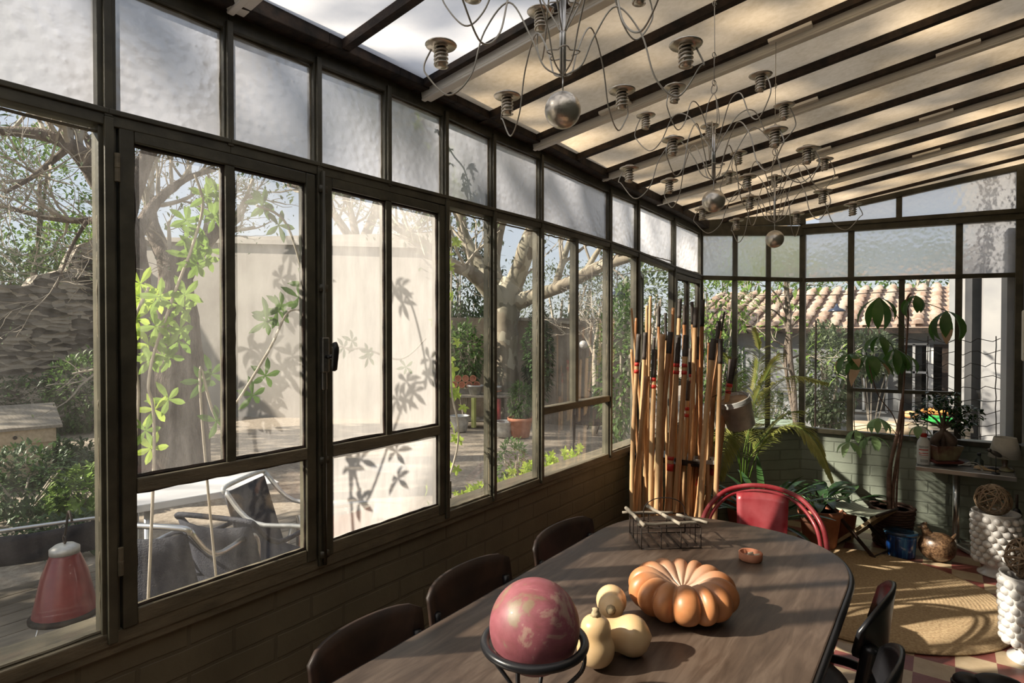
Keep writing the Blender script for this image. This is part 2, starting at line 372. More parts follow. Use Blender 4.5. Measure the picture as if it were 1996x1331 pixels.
# upper row of pebbled panes, one window each
for a, b_ in zip(YP[:-1], YP[1:]):
    r = window_root((0, a, zj(a))); e = 0.012
    mk = MB(); putty(mk, a + 0.012, b_ - 0.012, max(zj(a), zj(b_)) + 0.016, min(zt(a), zt(b_)) - 0.018); mk.build('putty', 'frame_pale', r)
    pane(r, [(-0.006, a + e, zj(a) + 0.005), (-0.006, b_ - e, zj(b_) + 0.005), (-0.006, b_ - e, zt(b_) - 0.005), (-0.006, a + e, zt(a) - 0.005)], 'pebble2' if a >= 2.842 else 'pebble')
# casements and fixed lights below
def casement(y0, y1, z0, z1, mids, zbar, gl, gl2, label=None, handle=False, hinges=None, x=0.0):
    r = window_root((x, y0, z0), label); f = MB(); fw = 0.03
    f.bb((x - 0.018, y0, z0), (x + 0.02, y0 + fw, z1)); f.bb((x - 0.018, y1 - fw, z0), (x + 0.02, y1, z1))
    f.bb((x - 0.018, y0 + fw, z1 - fw), (x + 0.02, y1 - fw, z1)); f.build('stile', 'frame', r, bev=0.003)
    g = MB(); g.bb((x - 0.018, y0 + fw, z0), (x + 0.018, y1 - fw, z0 + 0.036))
    if zbar: g.bb((x - 0.016, y0 + fw, zbar - 0.016), (x + 0.022, y1 - fw, zbar + 0.016))
    g.build('rail', 'frame_pale', r, bev=0.003)
    zb = zbar if zbar else z0
    ys = [y0 + fw] + mids + [y1 - fw]
    if mids:
        g = MB()
        for q in mids: g.bb((x - 0.016, q - 0.012, zb + 0.014), (x + 0.018, q + 0.012, z1 - fw))
        g.build('glazing_bar', 'frame', r, bev=0.002)
    k = MB()
    for a, b_ in zip(ys[:-1], ys[1:]):
        a2 = a + (0.012 if a in mids else 0); b2 = b_ - (0.012 if b_ in mids else 0)
        pane(r, [(x, a2, zb + 0.01), (x, b2, zb + 0.01), (x, b2, z1 - fw), (x, a2, z1 - fw)], gl[ys.index(a)]); putty(k, a2, b2, zb + (0.018 if zbar else 0.038), z1 - fw - 0.002, x + 0.006, 0.011)
    if zbar:
        pane(r, [(x, y0 + fw, z0 + 0.03), (x, y1 - fw, z0 + 0.03), (x, y1 - fw, zbar - 0.01), (x, y0 + fw, zbar - 0.01)], gl2); putty(k, y0 + fw, y1 - fw, z0 + 0.038, zbar - 0.018, x + 0.006, 0.008)
    k.build('putty', 'rust', r)
    for q, z in (hinges or []):
        MB().lathe([(0.001, -0.03), (0.0055, -0.03), (0.0055, -0.001), (0.0065, 0), (0.0055, 0.001), (0.0055, 0.03), (0.001, 0.031)], 10, (x + 0.026, q, z)).build('hinge', 'frame_pale', r)
    return r
c1 = casement(0.522, 1.012, ZS + 0.02, 1.938, [0.767], 1.155, ['dusty', 'dusty1'], 'clear', hinges=[(0.516, 1.845), (0.516, 1.0)])
c2 = casement(1.038, 1.548, ZS + 0.02, 1.944, [1.287], 1.15, ['dusty2', 'dusty2'], 'dusty3', hinges=[(1.563, 1.83), (1.563, 0.93)])
# espagnolette bolt and black handle on the meeting stile
e = MB(); e.tube([(0.03, 1.03, 0.83), (0.03, 1.03, 1.95)], 0.0065, 8)
for z in (0.86, 1.13, 1.62, 1.9): e.box((0.026, 1.03, z), (0.016, 0.026, 0.02))
e.build('bolt_rod', 'frame', c2, True)
e = MB(); e.box((0.033, 1.03, 1.43), (0.018, 0.022, 0.1)); e.box((0.03, 1.03, 1.37), (0.012, 0.016, 0.08)); e.build('lock_plate', mat('worn nickel', (0.35, 0.34, 0.32), (0.2, 0.19, 0.17), 0.3, 0.9, 20), c2, bev=0.003)
e = MB(); e.tube([(0.04, 1.03, 1.425), (0.062, 1.036, 1.425)], 0.006, 8); e.tube(bez([(0.066, 1.037, 1.465), (0.072, 1.039, 1.45), (0.07, 1.038, 1.42), (0.066, 1.037, 1.385)], 5), [0.004] + [0.0085] * 4 + [0.0095] * 6 + [0.009] * 4 + [0.004], 10)
e.build('handle', mat('black lever', (0.01, 0.01, 0.01), None, 0.3), c2, True)
def fixed(y0, y1, z0, z1, gl='clear', zbar=None, mids=()):
    r = window_root((0, y0, z0)); k = MB(); e = 0.014
    ys = [y0 + e] + list(mids) + [y1 - e]; zb = zbar or z0
    if mids or zbar:
        g = MB()
        for q in mids: g.bb((-0.02, q - 0.014, zb), (0.016, q + 0.014, z1))
        g.build('glazing_bar', 'frame', r, bev=0.002)
    if zbar: MB().bb((-0.02, y0 + e, zbar - 0.016), (0.022, y1 - e, zbar + 0.016)).build('rail', 'frame_pale', r, bev=0.003)
    for a, b_ in zip(ys[:-1], ys[1:]):
        pane(r, [(-0.004, a, zb), (-0.004, b_, zb), (-0.004, b_, z1), (-0.004, a, z1)], gl); putty(k, a, b_, zb + 0.005, z1 - 0.02, 0.002)
    if zbar: pane(r, [(-0.004, y0 + e, z0), (-0.004, y1 - e, z0), (-0.004, y1 - e, zbar), (-0.004, y0 + e, zbar)], gl)
    k.build('putty', 'frame_pale', r); return r
for a, b_ in zip(YP[0:4], YP[1:5]): fixed(a, b_, ZS + 0.02, zj(a) - 0.01)
fixed(1.556, 1.832, ZS + 0.02, 1.955); fixed(1.832, 2.175, ZS + 0.02, 1.957)
fixed(2.175, 2.842, ZS + 0.02, 1.957, zbar=1.145, mids=(2.49,)); fixed(2.842, 3.2, ZS + 0.02, 1.95)
# open casement between the last two posts, swung out into the garden
r = window_root((0, 3.23, ZS + 0.03)); hy = 3.232; ang = R(20)
def sw(y, z): return (-sin(ang) * y - 0.02, hy + cos(ang) * y, z)
f = MB()
for a in (0.014, 0.496): f.beam(sw(a, ZS + 0.03), sw(a, 1.89), 0.028, 0.03, (1, 0, 0))
for z in (ZS + 0.05, 1.16, 1.875): f.beam(sw(0, z), sw(0.51, z), 0.03, 0.03)
f.beam(sw(0.255, 1.16), sw(0.255, 1.875), 0.022, 0.026, (1, 0, 0)); f.build('stile', 'frame', r, bev=0.002)
pane(r, [sw(0.02, ZS + 0.05), sw(0.49, ZS + 0.05), sw(0.49, 1.87), sw(0.02, 1.87)], 'clear')
casement(3.79, 4.29, ZS + 0.02, 1.885, [4.04], 1.16, ['clear', 'clear'], 'clear')

# chamfered bay and end wall: posts and rails
t5 = MB(); cs = [0, 0.245, 0.495, CL]
cs = []
for px in (1365, 1432, 1497, 1563):
    rr = ray(px, 650); A = Matrix(((rr.x, -CD.x), (rr.y, -CD.y))); t_, s_ = A.inverted() @ (C0 - V((CAM.x, CAM.y))); cs.append(s_)
cs[0] = 0; cs[3] = CL
ZH = 2.285
for k, s_ in enumerate(cs):
    wd = 0.05 if k in (0, 3) else 0.024
    t5.beam(cp(s_) + V((0, 0, ZSE)), cp(s_) + V((0, 0, ZH)), wd, 0.036, (1, 0, 0) if k != 3 else (1, 0, 0))
t5.beam(cp(0) + V((0, 0, 1.904)), cp(CL) + V((0, 0, 1.902)), 0.04, 0.03)
t5.beam(cp(0) + V((0, 0, 2.245)), cp(CL) + V((0, 0, 2.275)), 0.06, 0.07)
es = []
for px in (1563, 1658, 1757, 1868, 1985):
    rr = ray(px, 650); A = Matrix(((rr.x, -ED.x), (rr.y, -ED.y))); t_, s_ = A.inverted() @ (P1 - V((CAM.x, CAM.y))); es.append(s_)
es[0] = 0
for k, s_ in enumerate(es):
    if k == 2: continue
    wd = 0.055 if k in (0, 4) else 0.028
    top = ZH if k not in (4,) else 2.62
    t5.beam(ep(s_) + V((0, 0, ZSE)), ep(s_) + V((0, 0, top)), wd, 0.04, (1, 0, 0))
t5.beam(ep(es[2]) + V((0, 0, 1.08)), ep(es[2]) + V((0, 0, 1.89)), 0.026, 0.036, (1, 0, 0))
t5.beam(ep(es[1]) + V((0, 0, 1.078)), ep(es[3]) + V((0, 0, 1.075)), 0.04, 0.026)
t5.beam(ep(0) + V((0, 0, 1.9)), ep(es[4]) + V((0, 0, 1.88)), 0.04, 0.03)
t5.beam(ep(-0.02) + V((0, 0, 2.285)), ep(1.33) + V((0, 0, 2.278)), 0.07, 0.075); t5.beam(ep(-0.02, 0.035) + V((0, 0, 2.3)), ep(1.33, 0.035) + V((0, 0, 2.293)), 0.02, 0.018)
s2 = es[2] - 0.02
t5.beam(ep(s2) + V((0, 0, 2.3)), ep(s2) + V((0, 0, 2.47)), 0.03, 0.036, (1, 0, 0))
tag(t5.build('trim_5', 'frame', bev=0.002), kind='structure')
t6 = MB(); a = ep(-0.05); b_ = ep(1.4)
t6.beam((a.x, a.y, roofz(a.x) - 0.012), (b_.x, b_.y, roofz(b_.x) - 0.012), 0.05, 0.05); t6.beam(cp(0) + V((0, 0, 2.31)), cp(CL) + V((0, 0, 2.36)), 0.06, 0.07)
tag(t6.build('trim_6', 'frame', bev=0.002), kind='structure')
def wpane(P, s0, s1, z0, z1, z0b, z1b, m):
    r = window_root(P(s0) + V((0, 0, z0))); a, b_ = P(s0 + 0.008), P(s1 - 0.008)
    pane(r, [a + V((0, 0, z0)), b_ + V((0, 0, z0b)), b_ + V((0, 0, z1b)), a + V((0, 0, z1))], m)
for k in range(3):
    wpane(cp, cs[k], cs[k + 1], 1.904, 2.24, 1.904, 2.25, 'pebble2'); wpane(cp, cs[k], cs[k + 1], ZSE, 1.9, ZSE, 1.9, 'clear_end')
wpane(ep, 0, es[1], 1.9, 2.26, 1.9, 2.26, 'pebble2'); wpane(ep, es[1], es[3], 1.895, 2.26, 1.89, 2.26, 'pebble2'); wpane(ep, es[3], es[4], 1.89, 2.25, 1.885, 2.25, 'pebble2')
wpane(ep, 0, es[1], ZSE, 1.9, ZSE, 1.9, 'clear_end'); wpane(ep, es[1], es[2], 1.08, 1.9, 1.08, 1.9, 'clear_end'); wpane(ep, es[2], es[3], 1.08, 1.9, 1.08, 1.9, 'clear_end')
wpane(ep, es[1], es[3], ZSE, 1.07, ZSE - .02, 1.07, 'clear_end'); wpane(ep, es[3], es[4], ZSE - .02, 1.9, ZSE - .03, 1.88, 'clear_end')
wpane(ep, 0.1, s2, 2.31, 2.4, 2.31, 2.46, 'pebble2'); wpane(ep, s2, es[4], 2.31, 2.46, 2.31, 2.58, 'pebble2')

# roof: sheets between bars, white rafters with brackets
RY = [-1.3, -0.6, 0.1, 0.774, 1.44, 2.105, 2.735, 3.45, 4.1]; BY = [-0.95, -0.25, 0.43, 1.08, 1.75, 2.40, 3.075, 3.78, 4.42]
def sheet_mb(y0, y1, x0=-0.05, x1=XR + 0.05):
    mb = MB(); n = 12
    for i in range(n):
        a = x0 + (x1 - x0) * i / n; b2 = x0 + (x1 - x0) * (i + 1) / n; j0 = sin(i * 3.1 + y0 * 7) * 0.0
        mb.add([(a, y0, roofz(a)), (b2, y0, roofz(b2)), (b2, y1, roofz(b2)), (a, y1, roofz(a))], [(0, 1, 2, 3)])
    return mb
ceil = empty('ceiling', (0, 0, 2.315), kind='structure')
lines = sorted(RY + BY) + [5.25]; lines[0] = YB
for y0, y1 in zip(lines[:-1], lines[1:]): sheet_mb(y0, y1).build('roof_sheet', 'roof_white' if y1 < 1.45 else 'roof_tan', ceil)
k = MB()
for y in BY: k.beam((0, y, roofz(0) - 0.012), (XR, y, roofz(XR) - 0.012), 0.026, 0.028)
for y in RY: k.beam((0.0, y - 0.04, roofz(0) - 0.01), (XR, y - 0.04, roofz(XR) - 0.01), 0.022, 0.022)  # dark bars stand in for the black gap between rafter and blind
k.beam((0, 4.86, roofz(0) - 0.01), (XR, 4.86, roofz(XR) - 0.01), 0.02, 0.02)
k.build('glazing_bar', 'rust', ceil)
for i, y in enumerate(RY):
    k = MB(); k.beam((0.03, y, roofz(0.03) - 0.022), (XR, y, roofz(XR) - 0.022), 0.045, 0.036); k.beam((0.03, y - 0.012, roofz(0.03) - 0.043), (XR, y - 0.012, roofz(XR) - 0.043), 0.018, 0.008)
    rf = k.build('rafter', 'alu', ceil, bev=0.003)
    tabs = {1.44: [0.62], 2.105: [0.36, 0.98], 2.735: [0.44, 0.9, 1.42], 3.45: [0.4, 0.85, 1.35], 4.1: [0.28, 0.8, 1.3]}.get(y, [0.6, 1.3])
    for x in tabs:
        k = MB(); k.beam((x, y - 0.038, roofz(x) - 0.022), (x + 0.13, y - 0.038, roofz(x + 0.13) - 0.022), 0.03, 0.012); k.build('bracket', 'tab', rf, bev=0.002)
# ------------------------------------------------------------------ garden
M['gravel'] = mat('garden gravel', (0.27, 0.22, 0.17), (0.42, 0.355, 0.28), 0.9, 0, 30, 0.8, 160, 0.01)
M['deck'] = mat('weathered deck board', (0.17, 0.14, 0.105), (0.26, 0.22, 0.17), 0.7, 0, 5, 0.3, 40, 0.004, (6, 1, 6))
M['bark'] = mat('furrowed bark', (0.12, 0.095, 0.075), (0.25, 0.2, 0.165), 0.9, 0, 9, 1.0, 22, 0.04, (2.5, 2.5, 0.5))
M['twig'] = mat('grey twigs', (0.3, 0.26, 0.21), (0.45, 0.4, 0.33), 0.9, 0, 8)
M['palebranch'] = mat('pale branch', (0.4, 0.35, 0.28), (0.28, 0.24, 0.19), 0.8, 0, 9)
m, nt, b = new_mat('plane tree bark'); v = coords(nt, (1, 1, 0.6)); b.inputs['Roughness'].default_value = 0.8
vo = node(nt, 'ShaderNodeTexVoronoi'); vo.inputs['Scale'].default_value = 9; nv = node(nt, 'ShaderNodeTexNoise'); nv.inputs['Scale'].default_value = 4; nt.links.new(v, nv.inputs[0])
ma = node(nt, 'ShaderNodeMix', data_type='RGBA'); ma.inputs[0].default_value = 0.35; nt.links.new(v, ma.inputs[6]); nt.links.new(nv.outputs[1], ma.inputs[7]); nt.links.new(ma.outputs[2], vo.inputs['Vector'])
nt.links.new(ramp(nt, vo.outputs[1], [(0.25, (0.17, 0.14, 0.1)), (0.4, (0.25, 0.21, 0.15)), (0.6, (0.42, 0.38, 0.29)), (0.75, (0.2, 0.18, 0.13))]), b.inputs['Base Color']); M['planebark'] = m
def leafmat(name, a, b_, tl=0.45, rough=0.5): return mat(name, a, b_, rough, 0, 6, transl=tl, sc3=(1, 1, 1))
M['leaf_dark'] = leafmat('dark evergreen leaf', (0.02, 0.05, 0.015), (0.06, 0.12, 0.03), 0.3)
M['leaf_mid'] = leafmat('mid green leaf', (0.06, 0.12, 0.03), (0.15, 0.24, 0.07), 0.4)
M['leaf_olive'] = leafmat('grey green leaf', (0.1, 0.14, 0.07), (0.24, 0.28, 0.17), 0.4)
M['leaf_lime'] = leafmat('young lime leaf', (0.3, 0.42, 0.06), (0.5, 0.62, 0.14), 0.6)
M['leaf_fresh'] = leafmat('fresh green leaf', (0.16, 0.28, 0.05), (0.32, 0.45, 0.12), 0.5)
m, nt, b = new_mat('rubble stone wall'); v = coords(nt, (1, 1, 2.6)); b.inputs['Roughness'].default_value = 0.95
vo = node(nt, 'ShaderNodeTexVoronoi'); vo.inputs['Scale'].default_value = 5.5; vo.inputs['Randomness'].default_value = 1
nv = node(nt, 'ShaderNodeTexNoise'); nv.inputs['Scale'].default_value = 3; nt.links.new(v, nv.inputs[0]); ma = node(nt, 'ShaderNodeMix', data_type='RGBA'); ma.inputs[0].default_value = 0.12
nt.links.new(v, ma.inputs[6]); nt.links.new(nv.outputs[1], ma.inputs[7]); nt.links.new(ma.outputs[2], vo.inputs['Vector'])
nt.links.new(ramp(nt, vo.outputs[1], [(0.3, (0.09, 0.075, 0.06)), (0.48, (0.22, 0.19, 0.155)), (0.7, (0.42, 0.36, 0.29))]), b.inputs['Base Color'])
p_ = bump(nt, b, vo.outputs[0], 1.0, 0.08); bump(nt, b, noise_tex(nt, v, 30, 4), 0.6, 0.02, p_); M['stone'] = m
M['render_wall'] = mat('aged lime render', (0.36, 0.33, 0.3), (0.46, 0.43, 0.39), 0.9, 0, 1.6, 0.2, 30)
M['brown_wall'] = mat('brown garden wall', (0.22, 0.18, 0.14), (0.34, 0.29, 0.23), 0.9, 0, 3, 0.5, 25, 0.02)
M['terracotta'] = mat('terracotta', (0.42, 0.15, 0.08), (0.55, 0.24, 0.14), 0.75, 0, 10, 0.15, 60, 0.003)
M['zinc'] = mat('galvanised zinc', (0.38, 0.38, 0.37), (0.55, 0.55, 0.53), 0.45, 0.5, 18, 0.1, 50)
M['soil'] = mat('dark soil', (0.03, 0.022, 0.016), (0.06, 0.045, 0.03), 1.0, 0, 40, 0.8, 90)
M['oldwood'] = mat('grey weathered wood', (0.22, 0.19, 0.15), (0.33, 0.29, 0.24), 0.85, 0, 6, 0.4, 40, 0.004, (1, 8, 8))
M['hivewood'] = mat('beehive pine', (0.42, 0.33, 0.22), (0.55, 0.44, 0.3), 0.75, 0, 5, 0.3, 30, 0.003, (1, 6, 6))
M['steel'] = mat('brushed steel tube', (0.6, 0.6, 0.6), None, 0.28, 1.0)
M['dark_sling'] = mat('dark woven cord', (0.02, 0.022, 0.035), (0.035, 0.037, 0.05), 0.7, 0, 40, 0.5, 160)
M['redglass'] = mat('faded red enamel', (0.14, 0.012, 0.014), (0.22, 0.035, 0.035), 0.35, 0, 9, coat=0.3)
M['white'] = mat('white enamel', (0.62, 0.61, 0.59), (0.5, 0.48, 0.46), 0.4, 0, 8)
M['marble'] = mat('pale stone table top', (0.55, 0.55, 0.56), (0.66, 0.65, 0.65), 0.35, 0, 3)

def gz(x, y):
    t = min(1, max(0, (y - 7.5) / 4)); return -0.42 * t * t * (3 - 2 * t)
gm = MB(); nx, ny = 24, 32; X0, X1, Y0, Y1 = -30, 24, -20, 34
def gp(i, j): x = X0 + (X1 - X0) * i / nx; y = Y0 + (Y1 - Y0) * j / ny; return (x, y, gz(x, y) - 0.02)
gm.add([gp(i, j) for j in range(ny + 1) for i in range(nx + 1)], [(j * (nx + 1) + i, j * (nx + 1) + i + 1, (j + 1) * (nx + 1) + i + 1, (j + 1) * (nx + 1) + i) for j in range(ny) for i in range(nx)])
tag(gm.build('ground', 'gravel', smooth=True), kind='structure')
dk = MB(); x = -2.9
for k in range(20): dk.bb((x, -2.2, -0.01), (x + 0.128, 3.1, 0.02)); x += 0.137
tag(dk.build('terrace_deck', 'deck'), kind='structure')

rng = random.Random(5)
def branch(mb, p, d, L, r, depth, rg, wig=0.22, kids=3, minr=0.0035, tips=None, up=0.06, n=6):
    pts = [p.copy()]; q = p.copy(); dd = d.normalized(); seg = 5
    for i in range(seg):
        dd = (dd + V((rg.uniform(-1, 1), rg.uniform(-1, 1), rg.uniform(-1, 1) + up * 2)) * wig).normalized(); q = q + dd * (L / seg); pts.append(q.copy())
    rad = [max(minr, r * (1 - 0.45 * i / seg)) for i in range(seg + 1)]
    mb.tube(pts, rad, n if r > 0.03 else (5 if r > 0.012 else 3), cap=False)
    if depth <= 0:
        if tips is not None: tips.append((pts[-1], dd)); tips.append((pts[3], dd))
        return
    for k in range(kids):
        i = rg.randint(2, seg); a = V((rg.uniform(-1, 1), rg.uniform(-1, 1), rg.uniform(-0.7, 1)))
        nd = (dd * 0.75 + a * 0.75).normalized(); branch(mb, pts[i], nd, L * rg.uniform(0.55, 0.8), rad[i] * 0.6, depth - 1, rg, wig, kids, minr, tips, up)
def leaves_at(mb, pts, nper, spread, size, rg, shape='oval', jit=0.4):
    for p, d in pts:
        for k in range(nper):
            o = V((rg.gauss(0, 1), rg.gauss(0, 1), rg.gauss(0, 1))) * spread; dr = V((rg.uniform(-1, 1), rg.uniform(-1, 1), rg.uniform(-1, 0.6)))
            s_ = size * rg.uniform(1 - jit, 1 + jit); mb.leaf(p + o, dr, s_, s_ * 0.5, 0.5, 2, fold=0.2, shape=shape)
def blob(mb, c, rad, n, size, rg, shell=0.55, shape='oval', flat=None):
    c = V(c)
    for k in range(n):
        d = V((rg.gauss(0, 1), rg.gauss(0, 1), rg.gauss(0, 1))).normalized(); t = shell + (1 - shell) * rg.random() ** 0.5
        bumpy = 1 + 0.22 * noise.noise(d * 2.3 + c)
        p = c + V((d.x * rad[0], d.y * rad[1], d.z * rad[2])) * t * bumpy
        if p.z < 0.03 + gz(p.x, p.y): p.z = 0.03 + gz(p.x, p.y) + rg.random() * 0.1
        s_ = size * rg.uniform(0.6, 1.3); mb.leaf(p, d + V((rg.uniform(-1, 1), rg.uniform(-1, 1), rg.uniform(-1, 0.5))), s_, s_ * 0.5, 0.4, 2, shape=shape)
def shrub(name, label, c, rad, n, size, m, cat='shrub', seed=1, stem='twig', group=None):
    rg = random.Random(seed); base = V((c[0], c[1], gz(c[0], c[1]))); r = empty(name, base, label, cat, group)
    f = MB(); blob(f, c, rad, n, size, rg); f.build('foliage', m, r)
    s_ = MB()
    for k in range(7):
        tgt = V(c) + V((rg.uniform(-1, 1) * rad[0], rg.uniform(-1, 1) * rad[1], rg.uniform(-0.1, 0.7) * rad[2])) * 0.7
        s_.tube(bez([base + V((rg.uniform(-.04, .04), rg.uniform(-.04, .04), -0.03)), (base + tgt) / 2 + V((rg.uniform(-.1, .1) * rad[0], 0, 0)), tgt], 4), 0.012 * max(rad) + 0.004, 5)
    s_.build('stem', stem, r); return r

# stone wall on the left, in steps
sw_ = MB(); rg = random.Random(2)
prof = [(-4, 2.0), (-2, 2.1), (0, 2.2), (1.6, 2.25), (2.6, 2.28), (3.2, 2.32), (3.3, 2.5), (3.75, 2.6), (3.85, 3.1), (4.4, 3.2), (5.2, 3.25), (5.6, 3.2)]
def wtop(y):
    for (a, za), (b_, zb) in zip(prof[:-1], prof[1:]):
        if a <= y <= b_: return za + (zb - za) * (y - a) / (b_ - a)
    return 3.2
N_ = 96; ys_ = [-4 + 9.6 * i / N_ for i in range(N_ + 1)]; vv = []
for y in ys_:
    z = wtop(y) + 0.06 * noise.noise(V((y * 6, 0, 0)))
    for k in range(13): zz = z * k / 12; vv.append((-11 + 0.025 * noise.noise(V((y * 7, zz * 9, 2))), y, zz))
    vv.append((-11.5, y, z)); vv.append((-11.5, y, 0))
sw_.add(vv, [(i * 15 + k, (i + 1) * 15 + k, (i + 1) * 15 + k + 1, i * 15 + k + 1) for i in range(N_) for k in range(14)]); tag(sw_.build('stone_garden_wall', 'stone', smooth=False), kind='structure')
# plain rendered wall, then brown wall behind the plane tree
a = dep(205, 650, 11.2); b_ = dep(868, 650, 10.4)
pw = MB(); pw.beam((a.x, a.y, 1.6), (b_.x, b_.y, 1.6), 0.35, 3.3); pw.beam((a.x, a.y, 3.28), (b_.x, b_.y, 3.0), 0.5, 0.08); tag(pw.build('rendered_garden_wall', 'render_wall'), kind='structure')
a = dep(862, 650, 10.6); b_ = dep(1235, 650, 11.3)
bw = MB(); bw.beam((a.x, a.y, 0.78), (b_.x, b_.y, 0.78), 0.35, 2.0); tag(bw.build('brown_garden_wall', 'brown_wall'), kind='structure')
a = dep(1008, 650, 10.55); b_ = dep(1120, 650, 10.8); k = MB(); k.beam((a.x, a.y, 1.75), (b_.x, b_.y, 1.68), 0.6, 0.05); tag(k.build('wall_coping', 'palebranch'), kind='structure')
# trees
def tree_px(name, label, paths, m, depth0, seed, twigs=3, leafm=None, leafn=3, lsize=0.07, tw=0.5, kids=3, lev=2, spread=0.12, cat='tree'):
    """paths: lists of (px, py, depth offset, radius) followed by the limbs as seen; twigs grow from the outer halves"""
    rg = random.Random(seed); p0 = dep(paths[0][0][0], paths[0][0][1], depth0 + paths[0][0][2]); p0.z = gz(p0.x, p0.y)
    r = empty(name, p0, label, cat); t = MB(); tips = []; tw_ = MB()
    for pi_, path in enumerate(paths):
        pts = [dep(x, y, depth0 + o) for x, y, o, _ in path]; rad = [q[3] for q in path]
        if pi_ == 0: pts[0].z = p0.z - 0.05
        cp_ = bez(pts, 5); rr = []
        for i in range(len(cp_)): f = i / 5; j = min(int(f), len(rad) - 2); rr.append((rad[j] + (rad[j + 1] - rad[j]) * (f - j)) * rg.uniform(0.93, 1.07))
        t.tube(cp_, rr, 12, cap=True)
        for k in range(twigs if pi_ else 1):
            i = rg.randint(len(cp_) // 3, len(cp_) - 1); d = (cp_[i] - cp_[i - 1]).normalized() * 0.6 + V((rg.uniform(-1, 1), rg.uniform(-1, 1), rg.uniform(-0.3, 1)))
            branch(tw_, cp_[i], d, tw * rg.uniform(0.7, 1.3), min(rr[i] * 0.5, 0.03), lev, rg, 0.25, kids, 0.003, tips)
    t.build('trunk', m, r, True); tw_.build('twigs', 'palebranch' if m == 'planebark' else 'twig', r)
    if leafm: f = MB(); leaves_at(f, tips, leafn, spread, lsize, rg); f.build('foliage', leafm, r)
    return r
tree_px('plane_tree', 'big plane tree with mottled pale bark and spreading limbs in the gravel yard',
    [[(985, 850, 0, .29), (986, 770, 0, .25), (985, 690, 0, .23), (984, 630, 0, .235), (990, 580, 0, .24), (1000, 545, 0, .2)],
     [(982, 600, 0, .2), (950, 560, -.2, .15), (915, 530, -.4, .12), (880, 515, -.6, .1), (820, 470, -1, .06), (760, 440, -1.2, .03)],
     [(960, 560, 0, .15), (930, 510, .2, .12), (905, 460, .3, .1), (895, 400, .3, .09), (880, 300, .3, .06)],
     [(975, 570, 0, .14), (965, 520, .3, .1), (970, 470, .4, .09), (985, 400, .4, .07), (1000, 320, .4, .05)],
     [(1000, 560, 0, .17), (1018, 510, -.2, .15), (1030, 470, -.3, .14), (1048, 430, -.4, .12), (1075, 370, -.5, .09), (1100, 300, -.6, .05)],
     [(1005, 590, 0, .16), (1045, 575, -.4, .12), (1085, 562, -.7, .1), (1130, 540, -1, .1), (1180, 515, -1.3, .09), (1235, 500, -1.6, .07), (1300, 480, -1.9, .04)],
     [(1080, 565, -.7, .06), (1100, 500, -.7, .05), (1120, 440, -.7, .03)],
     [(1135, 538, -1, .05), (1165, 490, -1.1, .04), (1200, 440, -1.2, .02)]],
    'planebark', 10.2, 7, 9, 'leaf_olive', 2, 0.09, 1.1, 3, 2, 0.15)
tree_px('bare_tree', 'furrowed dark tree by the terrace with long bare twiggy branches',
    [[(262, 905, 0, .17), (264, 780, 0, .15), (262, 640, 0, .14), (255, 500, 0, .13), (235, 420, 0, .12)],
     [(240, 430, 0, .1), (190, 345, -.2, .085), (140, 285, -.4, .06), (70, 260, -.5, .045), (-20, 255, -.6, .03)],
     [(235, 420, 0, .06), (180, 430, .2, .035), (100, 425, .3, .025), (0, 400, .3, .02)],
     [(190, 345, -.2, .04), (170, 270, -.1, .03), (120, 225, -.1, .02), (40, 170, 0, .012)],
     [(130, 290, -.3, .03), (70, 340, -.5, .02), (10, 375, -.7, .012)],
     [(240, 430, 0, .1), (275, 330, .1, .07), (330, 220, .2, .05), (380, 120, .3, .03)],
     [(255, 480, 0, .07), (300, 400, .3, .05), (360, 350, .5, .03), (420, 330, .6, .02)],
     [(170, 430, .2, .02), (140, 480, .1, .014), (110, 560, 0, .008)]],
    'bark', 5.2, 11, 14, 'leaf_olive', 1, 0.03, 0.42, 3, 2, 0.05)
tree_px('brown_trunk_tree', 'broad brown trunk seen dimly through the dusty casement',
    [[(352, 900, 0, .3), (352, 800, 0, .28), (350, 700, 0, .25), (345, 600, 0, .2), (340, 500, 0, .16)],
     [(345, 560, 0, .12), (400, 470, .2, .09), (470, 420, .4, .05)], [(342, 540, 0, .12), (300, 450, .2, .08), (290, 380, .4, .05)]],
    'bark', 6.6, 13, 10, 'leaf_mid', 2, 0.05, 0.6, 3, 2, 0.1)
tree_px('hillside_tree', 'leafy branching tree beyond the plain wall behind dusty glass',
    [[(700, 760, 0, .2), (700, 600, 0, .18), (705, 480, 0, .15)], [(705, 500, 0, .12), (660, 430, 0, .09), (620, 380, 0, .06), (560, 360, 0, .03)],
     [(705, 480, 0, .12), (740, 400, 0, .09), (790, 360, 0, .05)], [(700, 490, 0, .1), (680, 400, 0, .07), (650, 330, 0, .04)], [(740, 420, 0, .08), (800, 450, 0, .05), (850, 470, 0, .03)]],
    'bark', 13.5, 17, 14, 'leaf_olive', 5, 0.12, 1.3, 3, 2, 0.25)
tree_px('small_bare_tree', 'small bare white-branched tree before the brown wall',
    [[(1160, 790, 0, .05), (1160, 720, 0, .045), (1158, 680, 0, .035)], [(1158, 690, 0, .03), (1140, 655, 0, .02), (1120, 640, 0, .012)], [(1158, 680, 0, .03), (1165, 640, 0, .02), (1170, 600, 0, .01)], [(1158, 690, 0, .03), (1180, 660, 0, .02), (1200, 625, 0, .01)]],
    'palebranch', 9, 19, 8, None, 0, 0, 0.45, 3, 2)
